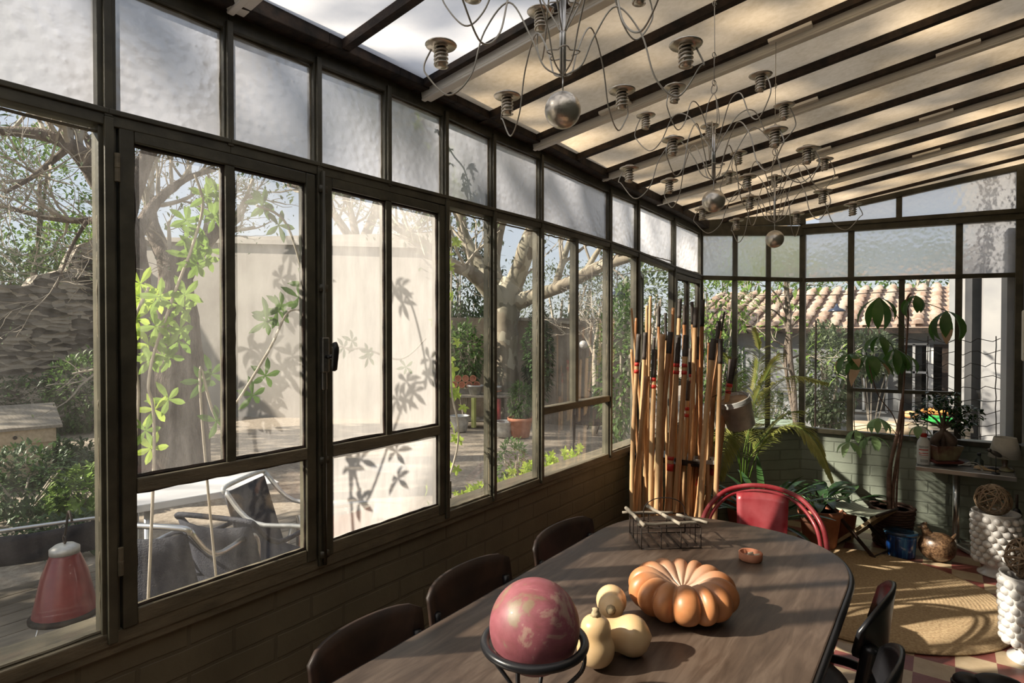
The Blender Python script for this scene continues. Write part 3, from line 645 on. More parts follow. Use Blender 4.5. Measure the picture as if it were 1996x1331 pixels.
# tree that shades the conservatory from the left, mostly out of the photograph
rg = random.Random(23); base = V((-5.7, -4.5, 0)); r = empty('shade_tree', base, 'spreading half-bare tree overhanging the left end of the conservatory', 'tree')
t = MB(); tips = []; t.tube(bez([base, base + V((0.1, 0.1, 1.5)), base + V((0.3, 0.3, 3.0))], 6), [.26] * 4 + [.22] * 5 + [.19] * 4, 12)
for k in range(9):
    q = 2 * pi * k / 9 + rg.uniform(-.3, .3); branch(t, base + V((0.28, 0.28, rg.uniform(2.2, 3.0))), V((cos(q) + 0.35, sin(q) + 0.35, rg.uniform(0.7, 1.5))), rg.uniform(2.0, 2.6), 0.1, 4, rg, 0.2, 2, 0.005, tips, 0.04)
t.build('trunk', 'bark', r, True); f = MB(); leaves_at(f, tips[::3], 1, 0.12, 0.1, rg); f.build('foliage', 'leaf_mid', r)
f = MB(); blob(f, (-4.4, -2.6, 7.5), (2.6, 3.6, 0.9), 1500, 0.25, rg, 0.0); blob(f, (-3.9, -3.9, 6.6), (1.0, 1.2, 0.5), 160, 0.16, rg, 0.0); f.build('added_dapple_foliage', 'leaf_mid', r)  # unseen leaf clusters added in the sun's path to dapple the roof sheets
shrub('added_shade_hedge', 'tall dark hedge added out of view to shade the terrace', (-5.4, -2.6, 1.75), (0.9, 2.9, 1.75), 9000, 0.16, 'leaf_dark', 'hedge', 24, 'bark')  # hedge added out of view to keep sun off the terrace
shrub('added_shade_tree', 'leafy tree added out of view for shade, left of the beehive', (-9.6, 0.2, 4.6), (2.2, 2.2, 2.4), 5200, 0.18, 'leaf_mid', 'tree', 25, 'bark')  # tree added out of view to shade the gravel and beehive
# dark evergreens beyond the stone wall
for i, (px, py, d, rad, n, m_, lb) in enumerate([
    (40, 420, 13, (2.2, 2.2, 1.9), 5200, 'leaf_mid', 'tall dark green tree behind the stone wall at the left edge'),
    (150, 500, 13.6, (1.0, 1.0, 0.9), 2200, 'leaf_fresh', 'bright green bush above the step of the stone wall'),
    (20, 560, 12.4, (1.7, 1.5, 0.8), 2600, 'leaf_dark', 'dark ivy mass spilling over the low stone wall')]):
    c = dep(px, py, d); shrub('evergreen_tree', lb, c, rad, n, 0.13, m_, 'tree', 31 + i, 'bark')
c = dep(905, 560, 15); shrub('evergreen_tree', 'dark green tree rising behind the brown garden wall', c, (1.2, 1, 1.1), 2600, 0.14, 'leaf_dark', 'tree', 41)
c = dep(1110, 585, 16); shrub('hedge_tree', 'pale twiggy hedge tree above the pale wall coping', c, (2.6, 1.2, 1.0), 4200, 0.1, 'leaf_olive', 'tree', 43)
c = dep(1235, 590, 13); shrub('hedge_tree', 'grey green tree beyond the open casement', c, (1.4, 1.2, 1.3), 2400, 0.12, 'leaf_olive', 'tree', 44)
c = dep(1395, 590, 9.0); shrub('leafy_tree', 'green tree standing in front of the tiled roof at its left end', c, (0.55, 0.5, 0.55), 700, 0.09, 'leaf_fresh', 'tree', 45)
c = dep(1760, 545, 19); shrub('hedge_tree', 'green trees along the ridge of the tiled roof', c, (4.2, 1.2, 0.9), 3800, 0.16, 'leaf_mid', 'tree', 46)
c = dep(1430, 500, 19); shrub('hedge_tree', 'light green treetop beyond the left end of the tiled roof', c, (1.6, 1.2, 0.9), 1500, 0.16, 'leaf_fresh', 'tree', 47)
# shrubs
for i, (px, py, d, rad, n, sz, m_, lb) in enumerate([
    (60, 800, 8.9, (.8, 1.2, 0.55), 2600, 0.08, 'leaf_dark', 'dark lavender hedge in front of the stone wall behind the beehive'),
    (175, 770, 9.2, (0.6, 0.6, 0.75), 2000, 0.08, 'leaf_mid', 'leafy bush right of the beehive against the stone wall'),
    (45, 955, 4.9, (0.42, 0.4, 0.38), 1700, 0.06, 'leaf_dark', 'rounded box bush in the shade below the beehive'),
    (165, 965, 5.0, (0.25, 0.25, 0.24), 600, 0.08, 'leaf_fresh', 'small leafy plant beside the box bush'),
    (905, 690, 9.9, (0.4, 0.22, 0.5), 1100, 0.1, 'leaf_mid', 'green bush on the brown wall above the potting bench'),
    (1050, 690, 9.9, (0.24, 0.22, 0.8), 1700, 0.1, 'leaf_dark', 'dark evergreen bush right of the plane tree trunk'),
    (1000, 905, 5.0, (0.15, 0.15, 0.22), 520, 0.045, 'leaf_mid', 'small box shrub just outside the window left of the second red lantern'),
    (1212, 720, 6.0, (0.26, 0.3, 0.85), 1500, 0.075, 'leaf_mid', 'tall feathery shrub outside the window behind the bamboo canes'),
    (1260, 640, 7.5, (0.4, 0.4, 0.9), 900, 0.09, 'leaf_olive', 'grey green shrub beyond the open casement'),
    (1395, 720, 9.0, (0.5, 0.5, 0.5), 1100, 0.09, 'leaf_mid', 'dark green bush under the left end of the tiled roof'),
    (1612, 735, 8.0, (0.36, 0.35, 0.72), 2600, 0.085, 'leaf_olive', 'large variegated shrub in front of the tiled house'),
    (1500, 800, 7.6, (0.3, 0.3, 0.25), 500, 0.08, 'leaf_olive', 'low shrub beside the garden tables'),
    (1700, 690, 10.5, (0.45, 0.4, 0.4), 700, 0.12, 'leaf_olive', 'silvery bush beside the glazed house door')]):
    c = dep(px, py, d); shrub('garden_shrub', lb, c, rad, n, sz, m_, 'shrub', 60 + i)

for i, (px, py, d, rad, n, sz, m_, lb) in enumerate([
    (120, 1000, 4.2, (.5, .35, .1), 700, .06, 'leaf_dark', 'low dark ground cover between the box bush and the deck'), (20, 900, 6.0, (.9, .5, .16), 1400, .07, 'leaf_dark', 'dark ground cover in front of the beehive'),
    (170, 900, 6.6, (.6, .5, .16), 1100, .07, 'leaf_dark', 'leafy ground cover right of the beehive'), (60, 870, 7.8, (1.3, .6, .2), 1800, .08, 'leaf_dark', 'dark ground cover along the foot of the hedge')]):
    c = onz(px, py + 20, .05) if i else dep(px, py, d); c.z = .05; shrub('ground_cover', lb, c, rad, n, sz, m_, 'plant', 300 + i)
# beehive
def px_box(name, m, parent, o, X, Y, Z, c, d, bev=0.003):
    """box in the frame o, X, Y, Z"""
    Mx = Matrix((X, Y, Z)).transposed(); return MB().box(o + Mx @ V(c), d, Mx).build(name, m, parent, bev=bev)
bo = onz(105, 935, 0.0); bo.z = 0; r = empty('beehive', bo, 'wooden beehive with sloping lid standing before the stone wall', 'beehive')
X = V((-0.2, -0.98, 0)).normalized(); Y = V((-0.98, 0.2, 0)).normalized(); Z = V((0, 0, 1))
px_box('base', 'hivewood', r, bo, X, Y, Z, (0.48, 0.35, 0.09), (1.06, 0.86, 0.04)); px_box('body', 'hivewood', r, bo, X, Y, Z, (0.48, 0.35, 0.27), (0.94, 0.72, 0.34)); px_box('upper_box', 'hivewood', r, bo, X, Y, Z, (0.48, 0.35, 0.47), (1.0, 0.78, 0.14))
for a, b_ in ((0.08, 0.05), (0.88, 0.05), (0.08, 0.65), (0.88, 0.65)): px_box('foot', 'hivewood', r, bo, X, Y, Z, (a, b_, 0.035), (0.07, 0.07, 0.09))
ld = MB(); Mx = Matrix((X, Y, Z)).transposed()
pp = [(-0.07, -0.08, 0.54), (1.03, -0.08, 0.54), (1.03, 0.78, 0.54), (-0.07, 0.78, 0.54), (-0.07, -0.08, 0.57), (1.03, -0.08, 0.57), (1.03, 0.78, 0.72), (-0.07, 0.78, 0.72)]
ld.add([bo + Mx @ V(p) for p in pp], [(3, 2, 1, 0), (4, 5, 6, 7), (0, 1, 5, 4), (1, 2, 6, 5), (2, 3, 7, 6), (3, 0, 4, 7)]); ld.build('lid', 'oldwood', r, bev=0.004)
MB().ball(bo + Mx @ V((0.3, -0.045, 0.47)), 0.018, 8, 6).build('entrance_hole', 'rust', r)

# potting bench with pots and buckets
bz = 0.0
def bench_at(px, py, z): return onz(px, py, z)
A_ = dep(862, 650, 9.3); B_ = dep(1003, 650, 9.35); A_.z = B_.z = 0; bd = (B_ - A_).normalized(); bn = V((-bd.y, bd.x, 0)); BL = (B_ - A_).length
r = empty('potting_bench', A_, 'grey wooden potting bench against the brown wall by the plane tree', 'bench')
TZ = 0.49
k = MB()
for j in range(3): k.beam(A_ + bn * (0.1 + 0.17 * j) + V((0, 0, TZ)), B_ + bn * (0.1 + 0.17 * j) + V((0, 0, TZ)), 0.16, 0.035)
k.build('bench_top', 'oldwood', r, bev=0.003)
k = MB(); k.beam(A_ + bn * 0.25 + V((0, 0, 0.1)), B_ + bn * 0.25 + V((0, 0, 0.1)), 0.4, 0.02); k.build('lower_shelf', 'oldwood', r)
for s_ in (0.05, BL - 0.12):
    for q in (0.06, 0.42): p = A_ + bd * s_ + bn * q; MB().bb((p.x - .03, p.y - .03, 0), (p.x + .03, p.y + .03, TZ - .02)).build('leg', 'oldwood', r)
p = A_ + bd * (BL * .43); MB().bb((p.x - .03, p.y - .02, 0), (p.x + .03, p.y + .03, TZ - .02)).build('leg', leafmat('lime painted post', (.3, .33, .1), (.38, .4, .15), 0.01), r)
p = A_ + bd * (BL - .3); tag(MB().bb((p.x - .09, p.y - .02, 0.02), (p.x + .09, p.y + .02, TZ - .03)).build('board', 'redglass', r), 'faded red board')
def pot_mb(R0, R1, H, t=0.008, rim=0.15):
    return [(0.001, 0), (R0, 0), (R0 + (R1 - R0) * (1 - rim), H * (1 - rim)), (R1 + t, H * (1 - rim)), (R1 + t, H), (R1 - t, H), (R1 - t * 1.5, H * 0.86), (R0, H * 0.86), (0.001, H * 0.85)]
def pot(label, p, R0, R1, H, m='terracotta', name='terracotta_pot', cat='pot', soil=True, group=None, rot=None):
    o = MB().lathe(pot_mb(R0, R1, H), 24, p, rot).build(name, m, None, False, bev=0)
    for pl in o.data.polygons: pl.use_smooth = True
    tag(o, label, cat, group)
    if soil and rot is None: MB().lathe([(0.001, H * 0.87), (R1 * 0.93, H * 0.87)], 20, p).build('soil', 'soil', o, world=False)
    return o
for i, (s_, q) in enumerate([(0.18, 0), (0.30, 0), (0.42, 0), (0.54, 0), (0.24, 1), (0.36, 1), (0.48, 1)]):
    p = A_ + bd * s_ + bn * 0.3 + V((0, 0, TZ + 0.02 + 0.055 + 0.1 + q * 0.1)); 
    o = MB().lathe(pot_mb(0.03, 0.048, 0.1), 14, p, Matrix((bd, V((0, 0, 1)), -bn)).transposed()).build('terracotta_pot', 'terracotta'); tag(o, '%s terracotta pot on its side in the %s row on the potting bench' % (('leftmost', 'second', 'third', 'rightmost')[i] if i < 4 else ('left', 'middle', 'right')[i - 4], 'lower' if i < 4 else 'upper'), 'pot', 'stacked terracotta pots on the potting bench')
for lb, s_, q, R0, R1, H, m_ in [('grey tub behind the pots in the middle of the potting bench', 0.52, 0.12, 0.09, 0.13, 0.16, 'zinc'), ('smaller grey tub at the right of the bench tub', 0.83, 0.13, 0.08, 0.11, 0.14, 'zinc'),
      ('terracotta bowl at the right end of the potting bench', BL - 0.35, 0.15, 0.1, 0.14, 0.07, 'terracotta')]:
    pot(lb, A_ + bd * s_ + bn * q + V((0, 0, TZ + 0.018)), R0, R1, H, m_, 'tub' if m_ == 'zinc' else 'terracotta_bowl')
k = MB(); k.beam(A_ + bd * .14 + bn * .3 + V((0, 0, TZ + .055)), A_ + bd * .6 + bn * .3 + V((0, 0, TZ + .055)), .14, .08); tag(k.build('crate', 'oldwood'), 'low wooden crate under the stacked pots on the potting bench', 'crate')
def bucket(label, p, R0, R1, H, rot=None, name='zinc_bucket'):
    t = 0.004; o = MB().lathe([(0.001, 0.004), (R0, 0), (R0 + (R1 - R0) * .5, H * .5), (R1 - .002, H * .96), (R1 + t, H * .97), (R1 + t, H), (R1 - t, H), (R1 - t, H * .9), (R0, H * .3), (0.001, H * .3)], 28, p, rot).build(name, 'zinc', None, True)
    return tag(o, label, 'bucket')
p = onz(896, 840, 0.0); bucket('zinc bucket on the gravel under the left of the potting bench', p, .11, .15, .24)
p = onz(984, 850, 0.0); bucket('zinc bucket on the gravel left of the large terracotta pot', p, .12, .16, .22)
p = onz(1014, 851, 0.0); pot('large terracotta pot with a green shrub by the plane tree', p, .13, .18, .28)
shrub('potted_shrub', 'green shrub growing in the large terracotta pot', p + V((0, 0, .52)), (.18, .18, .27), 800, .06, 'leaf_mid', 'shrub', 99)
p = onz(1071, 783, 0.0); pot('terracotta pot standing alone before the shed', p, .14, .2, .32)
def planter(label, px, py, dd, Rr, H):
    p = dep(px, py, dd); p.z = max(0.02, p.z); o = MB().lathe([(0.001, 0), (Rr * .94, 0), (Rr, .02), (Rr, H - .015), (Rr * .97, H), (Rr * .86, H), (Rr * .84, H * .7), (0.001, H * .7)], 32, p).build('white_planter', 'white', None, True); tag(o, label, 'planter'); return o
# low outside ledge under the windows carries the white pots and ivy
le = MB(); le.bb((-0.62, 1.56, 0.0), (-0.18, 4.2, 0.55)); tag(le.build('planting_ledge', 'brown_wall'), kind='structure')
for lb, px, py, dd in (('empty white round planter outside the window, the left one', 1139, 915, 3.62), ('empty white round planter outside the window, the right one', 1168, 901, 3.72)):
    p = dep(px, py, dd); p.z = 0.552; planter(lb, px, py, dd, .062, .09).location = (0, 0, 0); ob = COL.objects[-1]
    ob.location = V((0, 0, 0.552)) - V((0, 0, max(0.02, dep(px, py, dd).z)))

# lanterns
def lantern(label, p, s=1.0):
    r = empty('red_lantern', p, label, 'lantern')
    MB().lathe([(0.001, .12 * s), (.1 * s, .12 * s), (.098 * s, .13 * s), (.07 * s, .27 * s), (.048 * s, .33 * s), (.042 * s, .345 * s), (.001, .35 * s)], 24, p).build('shade', 'redglass', r, True)
    MB().lathe([(.096 * s, .118 * s), (.108 * s, .115 * s), (.108 * s, .126 * s), (.094 * s, .135 * s)], 24, p).build('rim', 'rust', r, True)
    MB().lathe([(.046 * s, .34 * s), (.046 * s, .36 * s), (.03 * s, .372 * s), (.001, .374 * s)], 20, p).build('cap', 'zinc', r, True)
    k = MB(); k.tube([p + V((.014 * s * cos(q), 0, .39 * s + .014 * s * sin(q))) for q in [2 * pi * i / 12 for i in range(12)]], .003 * s, 6, True); k.tube(bez([p + V((0, 0, .4 * s)), p + V((.02 * s, 0, .44 * s)), p + V((.045 * s, 0, .5 * s)), p + V((.075 * s, 0, .47 * s))], 5), .004 * s, 6); k.build('hook', 'rust', r, True)
    for q in (0.4, 2.5, 4.6): MB().tube([p + V((.07 * s * cos(q), .07 * s * sin(q), .12 * s)), p + V((.1 * s * cos(q), .1 * s * sin(q), 0.002))], .004 * s, 6).build('leg', 'steel', r, True)
    return r
p = dep(128, 1262, 2.76); p.z = 0.02; lantern('red bell-shaped lantern standing on the deck at the bottom left', p, 1.3)
lantern('second red lantern outside the window beside the small box shrub', V((-.4, onx(1033, 925, -.4).y, .552)), 0.46)

# terrace furniture
T0 = onz(545, 938, .72); T1 = onz(262, 985, .72); T2 = onz(495, 919, .72)
td = (T1 - T0).normalized(); tb = V((-td.y, td.x, 0)); tb = tb if tb.dot(T2 - T0) > 0 else -tb
r = empty('terrace_table', V((T0.x, T0.y, .02)), 'pale stone-topped terrace table seen through the left casement', 'table')
k = MB(); TL = (T1 - T0).length + .02; c = T0 + td * TL / 2 + tb * .2; k.box((c.x, c.y, .7), (TL, .4, .035), Matrix((td, tb, V((0, 0, 1)))).transposed()); k.build('table_top', 'marble', r, bev=.004)
for a in (.08, TL - .08):
    for q in (.05, .35): c = T0 + td * a + tb * q; MB().tube([(c.x, c.y, .02), (c.x, c.y, .69)], .016, 8).build('leg', 'steel', r, True)
def tube_chair(name, label, p, rz, frame='steel', sling='dark_sling', w=.5, h=.78, arms=True, back=True, roundback=False):
    r = empty(name, p, label, 'chair', rz=rz); hw = w / 2; sh = .42 * h / .78
    for s_ in (-1, 1):
        MB().tube(bez([(s_ * hw, -.24, 0), (s_ * hw, -.2, sh), (s_ * hw, -.17, sh * 1.45), (s_ * hw, .1, sh * 1.5), (s_ * hw * .96, .24, h * .98)], 5), .011, 8).build('side_frame', frame, r, True, world=False)
        MB().tube([(s_ * hw, .26, 0), (s_ * hw * .96, .1, sh * 1.2)], .01, 8).build('leg', frame, r, True, world=False)
    MB().tube(bez([(-hw * .96, .24, h * .97), (-hw * .8, .255, h), (hw * .8, .255, h), (hw * .96, .24, h * .97)], 5), .011, 8).build('top_rail', frame, r, True, world=False)
    k = MB(); n = 10
    vs = []; 
    for i in range(n + 1):
        t = i / n
        if t < .5: y = -.22 + t * 2 * .36; z = sh - .03 * sin(pi * t * 2)
        else: y = .14 + (t - .5) * 2 * .105; z = sh + (t - .5) * 2 * (h * .97 - sh)
        for j in range(7): u_ = j / 6; vs.append((-hw * .92 + w * .92 * u_, y + (.03 * sin(pi * u_) if t > .5 else 0), z - .015 * sin(pi * u_)))
    k.add(vs, [(i * 7 + j, i * 7 + j + 1, (i + 1) * 7 + j + 1, (i + 1) * 7 + j) for i in range(n) for j in range(6)]); o = k.build('sling', sling, r, True, world=False); md = o.modifiers.new('thick', 'SOLIDIFY'); md.thickness = .008
    return r
p = onz(372, 1015, .74); tube_chair('terrace_chair', 'steel tube chair with a dark sling seen from behind under the terrace table', V((p.x, p.y, .02)), R(-150), w=.34)
p = onz(498, 985, .70); tube_chair('terrace_chair', 'dark perforated terrace armchair right of the steel tube chair', V((p.x, p.y, .02)), R(-160), 'dark_sling', w=.4, h=.7)
p = onz(575, 960, .74); tube_chair('terrace_chair', 'pale metal terrace chair at the end of the stone-topped table', V((p.x, p.y, .02)), R(120), 'zinc', 'dark_sling', w=.36)
p = onz(650, 990, .64); tube_chair('terrace_chair', 'terracotta coloured sling chair on the deck behind very dusty glass', V((p.x, p.y, .02)), R(-120), 'steel', 'terracotta', w=.3, h=.7)
p = dep(75, 1075, 3.35); tube_chair('lounge_chair', 'steel tube lounge chair with black cord seat beside the red bell lantern', V((p.x, p.y, .02)), R(-110), w=.6, h=.44)
p = onz(757, 1010, 0); p.z = 0; r = empty('bistro_table', p, 'white wire bistro table with round top on the gravel behind dusty glass', 'table')
p = dep(757, 912, 5.6); zt_ = p.z; k = MB(); k.tube([(p.x + .17 * cos(q), p.y + .17 * sin(q), zt_) for q in [2 * pi * i / 24 for i in range(24)]], .01, 6, True); k.lathe([(.001, zt_ - .004), (.165, zt_ - .004), (.165, zt_ + .002), (.001, zt_ + .002)], 24, (p.x, p.y, 0)); r.location = (p.x, p.y, 0); ORG[r.name] = (p.x, p.y, 0)
k.build('table_top', 'white', r, True)
for q in (0, 2.1, 4.2): MB().tube(bez([(p.x + .12 * cos(q), p.y + .12 * sin(q), zt_), (p.x + .03 * cos(q), p.y + .03 * sin(q), zt_ * .5), (p.x + .17 * cos(q), p.y + .17 * sin(q), 0)], 6), .008, 6).build('leg', 'white', r, True)
# bent iron chairs on the gravel by the shed
for i, (px, py, d, rz, lb) in enumerate([(1150, 870, 7.2, 0.5, 'rusty bent iron garden chair on the gravel, the nearer one'), (1185, 840, 8.2, 2.4, 'bent iron garden chair standing farther back on the gravel')]):
    p = onz(px, py, 0); tube_chair('garden_chair', lb, V((p.x, p.y, 0)), rz, 'rust', 'rust', w=.42, h=.62)

# tiled house
HY = 13.2
hx0 = ony(1330, 650, HY).x; hx1 = ony(1885, 650, HY).x
r = empty('tiled_house', (hx0, HY, -.42), 'low grey house with a canal tile roof across the garden', 'house')
M['housewall'] = mat('grey blue painted boards', (.2, .21, .22), (.3, .31, .32), .7, 0, 3); M['housewhite'] = mat('whitewashed wall', (.6, .6, .6), (.7, .69, .67), .8, 0, 3); M['darkglass'] = mat('dark window glass', (.01, .012, .014), None, .08)
m, nt, b = new_mat('canal tiles'); v = coords(nt); b.inputs['Roughness'].default_value = .85
nt.links.new(ramp(nt, noise_tex(nt, coords(nt, (3.3, 2.8, 1)), 1.3, 4, .7), [(.3, (.22, .15, .11)), (.45, (.36, .25, .19)), (.6, (.46, .38, .31)), (.75, (.3, .28, .24))]), b.inputs['Base Color']); bump(nt, b, noise_tex(nt, v, 12, 4), .4, .02); M['canal'] = m
MB().bb((hx0, HY, -.6), (hx1 + 1.5, HY + 3.5, 1.58)).build('wall', 'housewall', r)
k = MB(); sl = R(17.5); rg = random.Random(8); n = int((hx1 + 1.6 - hx0) / .27)
for c_ in range(n):
    for row in range(9):
        x = hx0 + .13 + c_ * .27; y0 = HY - .25 + row * .34 * cos(sl); z0 = 1.62 + row * .34 * sin(sl); jx = rg.uniform(-.012, .012); jz = rg.uniform(-.008, .012)
        vs = []
        for e_, (yy, rad) in enumerate(((y0, .1), (y0 + .42 * cos(sl), .075))):
            zz = z0 + (0 if e_ == 0 else .42 * sin(sl)) + (.045 if e_ == 0 else .0) + jz
            for a in range(7): q = pi * a / 6; vs.append((x + jx + rad * cos(q), yy, zz + rad * .75 * sin(q)))
        k.add(vs, [(a, a + 1, a + 8, a + 7) for a in range(6)] + [(6, 5, 4, 3, 2, 1, 0)])
k.build('roof_tiles', 'canal', r, True)
k = MB(); L_ = 9 * .34; a0 = V((hx0 - .05, HY - .25, 1.6)); k.add([a0, (hx1 + 1.6, HY - .25, 1.6), (hx1 + 1.6, HY - .25 + L_ * cos(sl), 1.6 + L_ * sin(sl)), (hx0 - .05, HY - .25 + L_ * cos(sl), 1.6 + L_ * sin(sl))], [(0, 1, 2, 3)]); k.build('roof', 'canal', r)
MB().bb((hx0 - .05, HY - .36, 1.5), (hx1 + 1.6, HY - .24, 1.6)).build('gutter', 'rust', r)
for px, w_, z1, m_, nm in [(1420, .5, 1.2, 'darkglass', 'window'), (1438, .24, 1.15, 'housewhite', 'shutter'), (1685, .75, 1.25, 'darkglass', 'window'), (1782, .42, 1.3, 'darkglass', 'window'), (1817, .3, 1.25, 'housewhite', 'door'), (1850, .45, 1.3, 'rust', 'door')]:
    x = ony(px, 650, HY).x; MB().bb((x - w_ / 2, HY - .05, -.35 if nm != 'window' else .0), (x + w_ / 2, HY - .01, z1)).build(nm, m_, r)
    if nm == 'window':
        f = MB()
        for q in (-.5, 0, .5): f.bb((x + q * w_ - .02, HY - .08, 0), (x + q * w_ + .02, HY - .05, z1))
        for q in (.0, .6, 1): f.bb((x - w_ / 2, HY - .08, z1 * q - .02), (x + w_ / 2, HY - .05, z1 * q + .02))
        f.build('window_frame', 'housewhite' if px > 1700 else 'housewall', r)
# wing with pale pilasters at the right
WY = 8.2; x0 = ony(1872, 650, WY).x; x1 = ony(1925, 650, WY).x
r = empty('house_wing', (x0, WY, -.1), 'pale pillared house wing with dark opening at the right of the garden', 'house')
M['wingwhite'] = mat('greyed wing plaster', (.3, .3, .31), (.42, .41, .4), .8, 0, 2); MB().bb((x0, WY, -.2), (x0 + .1, WY + .4, 3.4)).build('pillar', 'wingwhite', r); MB().bb((x0 + .2, WY, -.2), (x0 + .27, WY + .4, 3.4)).build('pillar', 'housewall', r)
MB().bb((x1 - .05, WY - .3, -.2), (x1 + .1, WY + .2, 3.4)).build('pillar', 'wingwhite', r); MB().bb((x0 - .1, WY + .4, -.2), (x1 + 3, WY + .5, 3.6)).build('back_wall', 'housewall', r)
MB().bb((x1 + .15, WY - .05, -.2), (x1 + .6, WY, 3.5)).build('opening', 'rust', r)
k = MB(); k.tube([(x0 - .02, WY - .1, 0), (x0 - .02, WY - .1, 2.3), (x0 + .12, WY - .1, 2.45)], .03, 8); k.build('downpipe', 'rust', r, True)
p = onz(1935, 845, .1); p = dep(1935, 800, 6.6); o = pot('stone urn on a plinth outside the end window', V((p.x, p.y, p.z)), .1, .14, .22, 'housewhite', 'stone_urn', 'urn')
MB().bb((p.x - .13, p.y - .13, 0), (p.x + .13, p.y + .13, p.z)).build('plinth', 'housewhite', o, world=True)
# reveal of the end window
a = ep(es[4] - .04, -.04); tag(slab([ep(es[4] - .05, -.05), ep(es[4] + .03, -.05), ep(es[4] + .03, -.3), ep(es[4] - .03, -.3)], ZSE, 2.2).build('trim_7', 'wingwhite'), kind='structure')

# wisteria on a post outside the bay
tree_px('climbing_tree', 'slender twisted climber with bright leaves outside the bay window',
    [[(1556, 835, 0, .025), (1548, 770, 0, .026), (1540, 700, 0, .03), (1537, 640, 0, .03), (1535, 590, 0, .026), (1530, 530, 0, .02)],
     [(1550, 830, 0, .015), (1538, 760, .03, .016), (1530, 690, .03, .018), (1540, 620, -.03, .015), (1532, 560, 0, .012)],
     [(1537, 640, 0, .012), (1515, 610, 0, .008), (1495, 600, 0, .005)], [(1538, 680, 0, .012), (1510, 665, 0, .008), (1490, 680, 0, .005)], [(1536, 590, 0, .012), (1560, 560, 0, .008), (1590, 555, 0, .004)],
     [(1538, 700, 0, .012), (1570, 690, 0, .008), (1590, 700, 0, .004)], [(1537, 620, 0, .012), (1510, 570, 0, .006), (1480, 555, 0, .004)]],
    'bark', 6.0, 71, 5, 'leaf_fresh', 2, 0.085, 0.26, 2, 1, 0.06, cat='climber')
# wire trellis outside the end wall
r = empty('wire_trellis', ep(.7, -.35) + V((0, 0, .4)), 'dark wire trellis stretched outside the end window', 'trellis'); k = MB()
def tp(px, py): 
    rr = ray(px, py); A = Matrix(((rr.x, -ED.x), (rr.y, -ED.y))); o_ = ep(0, -.4); t_, s_ = A.inverted() @ V((o_.x - CAM.x, o_.y - CAM.y)); return CAM + rr * t_
rg = random.Random(4)
for i, y in enumerate([664, 687, 711, 735, 757, 781, 804, 828, 850, 872]):
    x0_ = 1745 if y < 770 else 1590; k.tube([tp(x0_ + (1950 - x0_) * j / 14, y + rg.uniform(-2, 2) + 4 * sin(j * 2.1 + i)) for j in range(15)], .0028, 5)
for x in (1665, 1808, 1941): k.tube([tp(x + rg.uniform(-1, 1), y) for y in range(655, 885, 20)], .0035, 5)
k.build('wires', 'rust', r)
for px in (1590, 1957): q = tp(px, 700); MB().tube([(q.x, q.y, 0), (q.x, q.y, 1.6)], .008, 6).build('post', 'rust', r)
# garden lamps hung on a wire
def barn_lamp(label, px, py, d, s):
    p = dep(px, py, d); r = empty('barn_lamp', p, label, 'lamp')
    MB().lathe([(.16 * s, 0), (.165 * s, .012 * s), (.12 * s, .05 * s), (.05 * s, .075 * s), (.03 * s, .12 * s), (.02 * s, .16 * s), (.001, .16 * s)], 24, p).build('lamp_shade', mat('blue black enamel', (.03, .04, .07), None, .25), r, True)
    MB().tube([p + V((0, 0, .16 * s)), p + V((0, 0, .34 * s))], .006, 6).build('cord', 'rust', r); MB().tube([p + V((-.9, -.06, .38 * s)), p + V((0, 0, .34 * s)), p + V((.9, .06, .38 * s))], .005, 5).build('wire', 'rust', r)
barn_lamp('dark enamel barn lamp hanging before the tiled roof', 1631, 607, 7.0, .58); barn_lamp('dark enamel barn lamp hanging under the plane tree limb', 1203, 577, 7.5, .8)
p = dep(1137, 672, 9.5); tag(MB().ball(p, .07, 16, 10).build('globe_lamp', 'white', None, True), 'white globe lamp hanging by the small bare tree', 'lamp')
# things on the ground beyond the end window
for lb, px, py, d, w_, dd, h_, m_ in [('long pale wooden planter below the variegated shrub', 1605, 838, 6.3, .5, .2, .1, 'hivewood'), ('round wicker seat left of the pachira trunk outside', 1690, 825, 6.6, .36, .3, .14, 'hivewood'),
    ('wicker seat right of the pachira trunk outside', 1755, 825, 6.8, .3, .25, .13, 'hivewood')]:
    p = dep(px, py, d); r_ = empty('wicker_seat' if 'wicker' in lb else 'wood_planter', (p.x, p.y, 0), lb, 'seat' if 'wicker' in lb else 'planter')
    MB().lathe([(.001, p.z - h_), (w_ * .5, p.z - h_), (w_ * .54, p.z), (w_ * .48, p.z + .01), (.001, p.z - .01)], 28, (p.x, p.y, 0), sy=dd / w_).build('seat' if 'wicker' in lb else 'box', m_, r_, True)
    for q in (0.8, 2.4, 3.9, 5.5): MB().tube([(p.x + w_ * .4 * cos(q), p.y + dd * .4 * sin(q), p.z - h_), (p.x + w_ * .45 * cos(q), p.y + dd * .45 * sin(q), gz(p.x, p.y))], .012, 6).build('leg', m_, r_)
for lb, px, py, d, w_, m_ in [('green cushion outside the end window', 1830, 818, 6.6, .32, leafmat('green cloth', (.03, .4, .06), (.05, .5, .1), .02, .9)), ('orange cushion behind the green one', 1830, 802, 6.9, .36, leafmat('orange cloth', (.6, .2, .04), (.7, .3, .08), .02, .9)), ('small orange cushion on the wicker seat outside', 1775, 808, 6.9, .16, leafmat('peach cloth', (.7, .35, .15), (.75, .4, .2), .02, .9))]:
    p = dep(px, py, d); o = MB().ball(p, (w_ / 2, w_ / 2.4, .045), 20, 8).build('cushion', m_, None, True); tag(o, lb, 'cushion')
